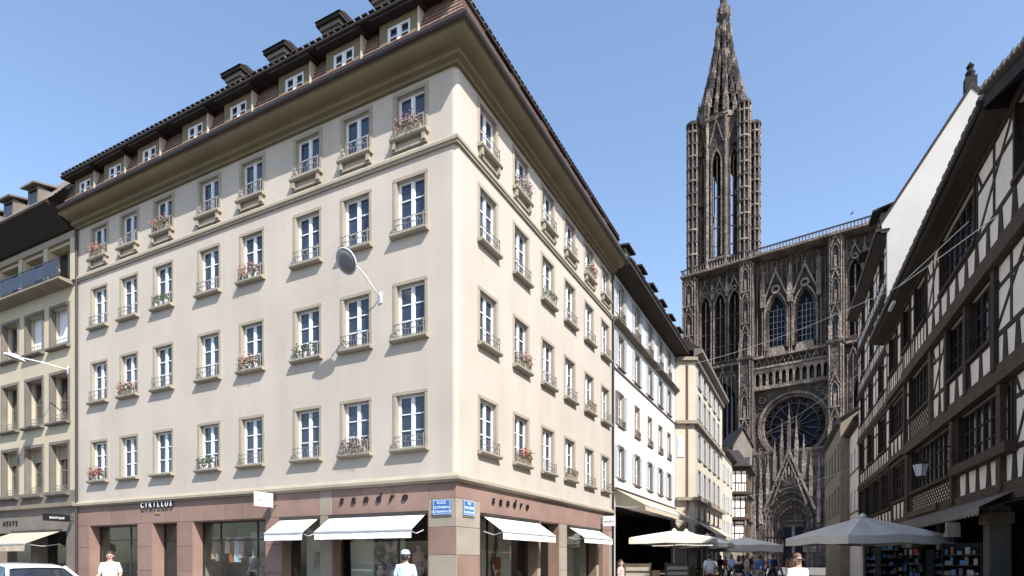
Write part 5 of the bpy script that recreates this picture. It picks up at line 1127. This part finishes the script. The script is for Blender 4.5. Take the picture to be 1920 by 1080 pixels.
ppl = [(13.0, 33.5, 'cloth_black', 'cloth_black', 'person all in black in the middle of the street', 'hair_dark', 1.88, 180), (13.6, 37.5, 'cloth_pale_blue', 'cloth_navy', 'person in pale blue top left of the one in black', 'hair_brown', 1.84, 0),
       (16.2, 39.5, 'cloth_black', 'cloth_denim', 'person in black top and blue jeans near the street centre', 'hair_dark', 1.84, 175), (15.9, 37, 'cloth_blue', 'cloth_navy', 'person in a mid blue shirt right of the one in jeans', 'hair_brown', 1.88, 190),
       (16.2, 35.2, 'cloth_orange', 'cloth_tan', 'person in an orange brown top in the crowd', 'hair_dark', 1.86, 160), (16.1, 34.0, 'cloth_navy', 'cloth_navy', 'person in dark navy clothes at the right of the crowd', 'hair_dark', 1.9, 180),
       (17.8, 41, 'cloth_white', 'cloth_grey', 'person in white behind the person in blue', 'hair_brown', 1.85, 0), (21.5, 52, 'cloth_white', 'cloth_black', 'person in white far down the street, right side', 'hair_dark', 1.75, 10),
       (19.0, 50, 'cloth_tan', 'cloth_navy', 'person in a tan jacket farther down the street', 'hair_dark', 1.75, 180), (24.5, 58, 'cloth_red', 'cloth_navy', 'person in a red top far off near the cathedral', 'hair_dark', 1.75, 5),
       (23.0, 60, 'cloth_pale_blue', 'cloth_tan', 'person in light blue far off left of the red top', 'hair_brown', 1.75, 180), (27.2, 66, 'cloth_grey', 'cloth_black', 'person in grey by the far right houses', 'hair_dark', 1.75, 0),
       (12.1, 31.2, 'cloth_tan', 'cloth_denim', 'person in a beige shirt at the edge of the left terrace', 'hair_brown', 1.78, 90), (20.5, 44.5, 'cloth_pink', 'cloth_navy', 'person in a pink shirt at the right of the street', 'hair_dark', 1.8, 200),
       (26, 74, 'cloth_white', 'cloth_denim', 'person in white nearest the cathedral steps', 'hair_dark', 1.75, 180), (30, 80, 'cloth_black', 'cloth_black', 'person in black nearest the cathedral', 'hair_dark', 1.75, 180),
       (3.65, 20.3, 'cloth_pink', 'cloth_grey', 'person in pink sitting out by the cream corner pier', 'hair_dark', 1.5, 60), (10.3, 27.5, 'cloth_black', 'cloth_grey', 'person in black under the nearest white parasol', 'hair_dark', 1.62, 120)]
for i, (x, y, a, l, lab, hr, hh, f) in enumerate(ppl): person(x, y, f, a, l, lab, hr, i % 3 == 1, 'walk' if i % 2 else 'stand', hh, 'backpack' if i == 3 else None, 'pedestrians in the street')
tops = ['grey', 'white', 'blue', 'tan', 'black', 'red', 'pale_blue', 'pink', 'navy', 'orange', 'rust', 'denim', 'white', 'black', 'grey', 'blue']; lgs = ['tan', 'grey', 'tan', 'black', 'tan', 'grey', 'black', 'denim', 'tan', 'grey', 'denim', 'black', 'red', 'pink', 'blue', 'grey']
rp_ = random.Random(8)
for i in range(16):
    yy = rp_.uniform(30, 62); px_ = rp_.uniform(1345, 1505); x = (px_ - 960) / 1136 * yy
    person(x, yy, rp_.choice((0, 20, 170, 190, 200)), 'cloth_' + tops[i], 'cloth_' + lgs[i], 'person in %s top with %s trousers or skirt in the street crowd' % (tops[i].replace('_', ' '), lgs[i]), rp_.choice(('hair_dark', 'hair_brown')), i % 3 == 0, 'walk' if i % 2 else 'stand', rp_.uniform(1.66, 1.86), group='pedestrians in the street')
# shop mannequins
def mannequin(m, coat, legs, label):
    t = thing('mannequin', label, 'mannequin', m.translation, m.to_euler().z, 'mannequins in the shop windows')
    put('figure', body('stand'), t, (0, 0, .15), mat='mannequin'); put('jacket', shirt('stand'), t, (0, 0, .15), mat=coat); put('trousers', trousers('stand'), t, (0, 0, .15), mat=legs)
    MB().lathe([(.25, GZ + .1), (.25, GZ + .14)], 14).build('stand', 'lamp_metal', t)
mannequin(AW @ Matrix.Translation((-2.1, .95, GZ + .14)), 'cloth_pink', 'cloth_tan', 'mannequin in a pinkish top behind the big window of the left face')
mannequin(AW @ Matrix.Translation((-1.42, .85, GZ + .2)), 'cloth_navy', 'cloth_navy', 'mannequin in a navy jacket next to the corner pier')
mannequin(AW @ Matrix.Translation((1.0, 4.0, GZ)) @ Matrix.Translation((-1.78, 0, 0)) @ RZ90, 'cloth_rust', 'cloth_rust', 'mannequin in a rust brown coat in the right-hand shop window')
mannequin(AW @ Matrix.Translation((-8.95, .68, GZ)), 'cloth_tan', 'cloth_grey', 'mannequin in beige clothes in the dark shop window')
mannequin(AW @ Matrix.Translation((-9.75, .72, GZ)), 'cloth_grey', 'cloth_black', 'mannequin in grey clothes in the dark shop window')
mannequin(AW @ Matrix.Translation((-16.7, .68, GZ)), 'cloth_denim', 'cloth_navy', 'mannequin in denim at the far left shop window')
def display(m, w_, h_, z, mat, label):
    t = thing('window_poster', label, 'poster', m.translation, m.to_euler().z); MB().box(-w_ / 2, w_ / 2, 0, .03, z, z + h_).build('print', mat, t); MB().box(-w_ / 2 - .03, w_ / 2 + .03, .005, .035, z - .03, z + h_ + .03).build('frame', 'shutter', t)
display(AW @ Matrix.Translation((-3.35, .84, 0)), 1.1, 1.6, .75, 'poster', 'large dark portrait poster in the big window left of the mannequins')
display(AW @ Matrix.Translation((-6.5, .88, 0)), .5, .6, 1.3, 'poster', 'small dark print in the narrow window under the small awning')
display(AW @ Matrix.Translation((-.9, 10.4, 0)) @ RZ90, 1.0, 1.2, 1.0, 'poster', 'dark picture in the far right shop window of the corner building')
display(AW @ Matrix.Translation((-10.2, 1.3, 0)), .8, 2.2, .5, 'poster_light', 'pale hanging cloth panel in the second shop window from the left')
b = MB(AW); b.tube([(-12.2, .72, 2.5), (-8.6, .72, 2.5)], .015, 6); b.build('clothes_rail', 'lamp_metal', label='thin metal clothes rail hanging in the dark shop window', cat='clothes rail')
rnd = random.Random(5)
gc = ['tan', 'grey', 'black', 'white', 'rust', 'pale_blue', 'pink', 'navy']
for i in range(8):
    m = AW @ Matrix.Translation((-12.0 + i * .27, .72, 1.6)); b = MB(); h = rnd.uniform(.5, .9); b.pxz([(-.02, .87), (.02, .87), (.16, .8), (.2, .74), (.12, .7), (.15, .78 - h), (-.15, .78 - h), (-.12, .7), (-.2, .74), (-.16, .8)], -.05, .05)
    b.build('hanging_garment', 'cloth_' + gc[i], None, m.translation, m.to_euler().z + .5 + rnd.uniform(-.3, .3), label='%s garment on the rail in the dark shop window, %s from the left' % (gc[i].replace('_', ' '), ordn[i]), cat='garment', group='garments on the clothes rail')

# ------------------------------------------------------------------ parked car at bottom left
def car(p, rz):
    t = thing('parked_car', 'silver white parked car whose roof and rear window show at the bottom left', 'car', p, rz); t.scale = (1, 1, .945)
    sec = [(-2.15, .35, .72, .60), (-2.1, .3, .95, .78), (-1.9, .28, 1.02, .84), (-1.3, .26, 1.04, .87), (.6, .26, .98, .88), (1.2, .26, .95, .87), (1.9, .28, .82, .82), (2.15, .35, .62, .66)]
    b = MB(); n = len(sec); prof_ = lambda z0, z1, hw: [(-hw * .9, z0), (-hw, z0 + .12), (-hw * 1.02, (z0 + z1) / 2), (-hw * .95, z1 - .06), (-hw * .84, z1), (0, z1 + .03), (hw * .84, z1), (hw * .95, z1 - .06), (hw * 1.02, (z0 + z1) / 2), (hw, z0 + .12), (hw * .9, z0)]
    vs = []
    for x, z0, z1, hw in sec: vs += [(x, y, z) for y, z in prof_(z0, z1, hw)]
    k = 11; fs = [(i * k + j, i * k + (j + 1) % k, (i + 1) * k + (j + 1) % k, (i + 1) * k + j) for i in range(n - 1) for j in range(k)] + [tuple(range(k)), tuple(range(n * k - 1, (n - 1) * k - 1, -1))]
    b.add(vs, fs); b.build('body', 'car_white', t, smooth=True)
    # cabin: glass house and roof
    rf = [(-1.75, .70, 1.02), (-1.35, .66, 1.36), (-.9, .64, 1.43), (0, .63, 1.45), (.5, .62, 1.40), (1.25, .72, .98)]
    b = MB(); vs = []
    for x, hw, z in rf: vs += [(x, -hw - .14, 1.0), (x, -hw, z - .03), (x, 0, z), (x, hw, z - .03), (x, hw + .14, 1.0)]
    fs = [(i * 5 + j, i * 5 + j + 1, (i + 1) * 5 + j + 1, (i + 1) * 5 + j) for i in range(5) for j in range(4)]; b.add(vs, fs); b.build('window_glass', 'car_glass', t)
    b = MB(); vs = []; r2 = [(-1.42, .67, 1.335), (-1.3, .68, 1.40), (-.9, .67, 1.455), (0, .66, 1.475), (.45, .65, 1.435), (.6, .64, 1.385)]
    for x, hw, z in r2: vs += [(x, -hw, z - .045), (x, -hw * .85, z - .005), (x, 0, z + .012), (x, hw * .85, z - .005), (x, hw, z - .045)]
    b.add(vs, [(i * 5 + j, i * 5 + j + 1, (i + 1) * 5 + j + 1, (i + 1) * 5 + j) for i in range(5) for j in range(4)]); b.build('roof', 'car_white', t, smooth=True)
    for s in (-1, 1):
        for (x0, z0, x1, z1) in ((-1.86, 1.0, -1.38, 1.36), (-.55, 1.0, -.5, 1.42), (1.35, .97, .52, 1.39)): b = MB(); b.tube([(x0, s * .84, z0), (x1, s * .665, z1)], .045, 6); b.build('pillar', 'car_white', t)
        for x in (-1.35, 1.35):
            wh = MB(Matrix.Translation((x, s * .78, .33)) @ Matrix.Rotation(R(90), 4, 'X')).lathe([(.2, -.1), (.31, -.1), (.33, -.06), (.33, .06), (.31, .1), (.2, .1)], 20).build('wheel', 'rubber', t, smooth=True); MB(Matrix.Translation((x, s * .80, .33)) @ Matrix.Rotation(R(90), 4, 'X')).lathe([(.2, -.08), (.2, .08)], 14).build('rim', 'lamp_metal', wh)
        MB().box(1.95, 2.1, s * .62 - .13, s * .62 + .13, .62, .76).build('headlight', 'lamp_glass', t); MB().box(-2.16, -2.06, s * .66 - .1, s * .66 + .1, .74, .92).build('tail_light', 'petal_red', t); MB().box(.75, .9, s * .98 - .09, s * .98 + .09, 1.0, 1.12).build('wing_mirror', 'car_white', t)
    b = MB(); b.tube([(-1.0, 0, 1.46), (-1.25, 0, 1.62)], .008, 5); b.build('aerial', 'rubber', t)
car(Vector((-14.3, 17.4, GZ)), R(150))

# ------------------------------------------------------------------ lantern, cables, shop goods on the right
LM = FM @ Matrix.Translation((7.0, -.02, 5.05))
t = thing('wall_lantern', 'pale glass lantern hanging from a thin iron bracket on the timbered house', 'lantern', LM.translation, RF)
b = MB(); b.tube([(0, 0, .05), (0, -1.05, .05)], .018, 6).tube([(0, 0, -.35), (0, -.5, .04)], .012, 6).tube([(0, -.96, .05), (0, -.96, -.42)], .01, 6); b.build('bracket', 'dark_iron', t)
MB().lathe([(.13, -.83), (.225, -.47)], 6, (0, -.96)).build('glass_body', 'lantern_glass', t); MB().lathe([(.25, -.47), (.2, -.42), (.06, -.36)], 6, (0, -.96)).build('lantern_cap', 'dark_iron', t); MB().lathe([(.14, -.86), (.14, -.83)], 6, (0, -.96)).build('lantern_base', 'dark_iron', t)
for k in range(6): a = k * math.pi / 3; b = MB(); b.tube([(.13 * math.cos(a), -.96 + .13 * math.sin(a), -.83), (.225 * math.cos(a), -.96 + .225 * math.sin(a), -.47)], .008, 4); b.build('glazing_bar', 'dark_iron', t)
def cable(p, q, sag, r, label, n=16):
    p, q = Vector(p), Vector(q); pts = [p.lerp(q, i / n) - Vector((0, 0, sag * 4 * (i / n) * (1 - i / n))) for i in range(n + 1)]
    b = MB(); b.tube(pts, r, 5); o = b.build('overhead_cable', 'lamp_metal', label=label, cat='cable', group='cables strung across the street'); return o
wF = lambda s_, z, y=-.3: FM @ Vector((s_, y, z))
J = FM @ Vector((5.7, -1.35, 10.75)); wC = Cm @ Vector((8, -.1, 13.9))
cable(wC, J, .5, .009, 'thin cable crossing from the white building to the timbered house')
cable(J, wF(9.2, 10.9), 0, .014, 'upper cable stub forking to the timbered wall'); cable(J, wF(11.4, 9.9), .02, .014, 'lower cable stub forking to the timbered wall')
cable(Dm @ Vector((12, 0, 11.5)), FM @ Vector((-12, 0, 13.0)), .6, .010, 'thin cable across the rose window of the cathedral')
cable(Dm @ Vector((14, 0, 7.5)), FM @ Vector((-17, 0, 7.8)), .4, .010, 'lowest thin cable across the street near the cathedral')
t = thing('strip_lamp', 'small white strip lamp on the cable near the gutter', 'lamp', FM @ Vector((4.2, -1.3, 10.62)), RF); MB().box(-.4, .35, -.05, .05, 0, .1).build('housing', 'lantern_glass', t); MB().box(-.05, .05, -.05, .05, .1, .16).build('clamp', 'dark_iron', t)
# postcard stands and shelves
def rack(p, rz, label, w_=.8, h=2.0):
    t = thing('display_rack', label, 'display rack', p, rz, 'souvenir racks along the timbered house')
    b = MB(); b.box(-w_ / 2, -w_ / 2 + .03, -.2, .2, 0, h).box(w_ / 2 - .03, w_ / 2, -.2, .2, 0, h).box(-w_ / 2, w_ / 2, .17, .2, 0, h); b.build('frame', 'dark_iron', t)
    for k in range(6):
        z = .3 + k * (h - .35) / 6; sh_ = MB().box(-w_ / 2 + .03, w_ / 2 - .03, -.2, .17, z, z + .02).build('shelf', 'timber_brown', t)
        for i in range(5):
            x = -w_ / 2 + .06 + i * (w_ - .2) / 4.4 + rnd.uniform(-.03, .04); hh = rnd.uniform(.06, .24); yy = rnd.uniform(-.2, -.05); MB().bbox(x, x + rnd.uniform(.05, .16), yy, yy + .1, z + .02, z + .02 + hh, .01).build('goods', rnd.choice(('cloth_grey', 'poster', 'cloth_blue', 'cloth_rust', 'cloth_tan', 'taupe_stone', 'cloth_grey', 'cloth_navy', 'brown_house', 'cloth_denim')), sh_)
pl = ['first souvenir rack at the grey parasol, farthest down the street', 'souvenir rack left of the parasol pole', 'souvenir rack behind the parasol pole', 'blue toned souvenir rack right of the parasol pole', 'souvenir rack at the right edge of the grey parasol', 'souvenir rack just right of the grey parasol', 'souvenir rack before the carved stone column', 'souvenir rack at the right edge of the picture']
for i, s_ in enumerate((-3.4, -2.0, -.4, 1.2, 2.8, 5.6, 7.2, 11.2)):
    p = FM @ Vector((s_, -.45 - .5 * (i % 2), GZ)); rack(p, R(-25) + rnd.uniform(-.5, .5), pl[i], .8, (1.9, 2.1, 1.75, 2.2, 1.95, 1.55, 1.8, 1.9)[i])
p = FM @ Vector((9.5, -.75, GZ)); t = thing('carved_column', 'dark carved column with pale cap under the awning at right', 'column', p, RF)
b = MB(); b.lathe([(.2, 0), (.2, .2), (.14, .3), (.14, 2.0), (.19, 2.1)], 8); b.build('shaft', 'cathedral_dark', t); MB().pxz([(-.2, 2.1), (.2, 2.1), (.14, 2.5), (-.02, 2.5), (-.04, 2.25), (-.2, 2.2)], -.15, .15).build('cap', 'tan_stone', t)
for k in range(7): MB().lathe([(.15, .4 + k * .23), (.175, .48 + k * .23), (.15, .56 + k * .23)], 8).build('carved_band', 'taupe_stone', t)
# cafe terrace on the left
def table(p, label):
    t = thing('cafe_table', label, 'table', p, random.random(), 'cafe tables on the left terrace'); MB().lathe([(.38, .72), (.38, .75)], 16).build('tabletop', 'cream_stone', t); b = MB(); b.tube([(0, 0, .03), (0, 0, .72)], .03, 8).lathe([(.24, 0), (.2, .03)], 12); b.build('pedestal', 'dark_iron', t)
def chair(p, rz, label):
    t = thing('cafe_chair', label, 'chair', p, rz, 'cafe chairs on the left terrace'); MB().box(-.21, .21, -.21, .21, .44, .47).build('seat', 'timber_olive', t); MB().box(-.21, .21, .19, .22, .62, .92).build('backrest', 'timber_olive', t)
    for sx in (-1, 1):
        for sy in (-1, 1): MB().box(sx * .19 - .015, sx * .19 + .015, sy * .19 - .015, sy * .19 + .015, 0, .44 if sy < 0 else .66).build('leg', 'dark_iron', t)
for i in range(5):
    p = Cm @ Vector((2.2 + i * 2.7, -2.0, GZ)); table(p, 'round cafe table, %s from the near end of the left terrace' % ordn[i]); 
    for s in (-1, 1): chair(Cm @ Vector((2.2 + i * 2.7 + s * .65, -2.0, GZ)), RC + s * R(-90), 'slatted chair on the %s side of the %s round terrace table' % ('far' if s > 0 else 'near', ordn[i]))
def menu(p, rz, label):
    t = thing('menu_board', label, 'menu board', p, rz); MB().box(-.5, .5, -.03, .03, .55, 1.35).build('board', 'timber_olive', t)
    for k in range(3): MB().box(-.42, .42, -.045, -.03, .65 + k * .22, .78 + k * .22).build('menu_strip', 'cream_stone', t)
    for s in (-1, 1): MB().box(s * .45 - .02, s * .45 + .02, -.02, .02, 0, 1.4).build('post', 'dark_wood', t)
menu(Vector((6.7, 24.6, GZ)), R(5), 'brown wooden menu board under the nearest white parasol'); menu(Vector((4.55, 22.0, GZ)), R(-5), 'brown wooden menu board beside the corner building end pier')
def planter(p, rz, label):
    t = thing('planter', label, 'planter', p, rz, 'planters edging the terrace'); MB().box(-.5, .5, -.18, .18, 0, .5).build('trough', 'timber_olive', t); o = put('foliage', foliage('leaf', 3, 1.0), t, (0, 0, .45), scale=(1, 1.6, 2.4), mat='leaf')
planter(Cm @ Vector((3, -3.6, GZ)), RC, 'leafy wooden planter at the near end of the left terrace'); planter(Cm @ Vector((7, -3.6, GZ)), RC, 'leafy wooden planter in the middle of the left terrace'); planter(Cm @ Vector((11, -3.6, GZ)), RC, 'leafy wooden planter at the far end of the left terrace')
# flying bird above the nave roof line
t = thing('bird', 'tiny dark bird in the sky left of the white gable', 'bird', Vector((41.5, 74, 43.9)), 0); b = MB(); b.lathe([(.02, -.2), (.06, -.05), (.05, .1), (.02, .2)], 6); b.m = Matrix.Rotation(R(90), 4, 'Y'); o = b.build('body', 'dark_iron', t); o.rotation_euler = (0, R(90), 0)
MB().add([(-.07, 0, 0), (.07, 0, 0), (.03, .42, .12), (-.03, .42, .12)], [(0, 1, 2, 3)]).add([(-.07, 0, 0), (.07, 0, 0), (.03, -.42, .12), (-.03, -.42, .12)], [(3, 2, 1, 0)]).build('wings', 'dark_iron', t)

# the far side of the square, behind the viewer: it shows in the shop glass
for i, (xx, L_, H_, m_, lb) in enumerate(((-44, 20, 14, 'yellow_plaster', 'ochre house across the square, left of three'), (-23, 22, 16, 'tan_plaster', 'tan house across the square, middle of three'), (0, 20, 13, 'brown_house', 'brown house across the square, right of three'))):
    p_ = CA + u1 * -4 + Vector((0, 0, 0)); base = Vector((xx, -34 + xx * .5, 0)); al_ = Vector((-.8903, .4553, 0)); simple_house('square_house', lb, base, al_, L_, H_, m_, 7, (5.0, 8.3) if H_ < 14 else (4.6, 7.8, 10.8), 1.1, 1.8)
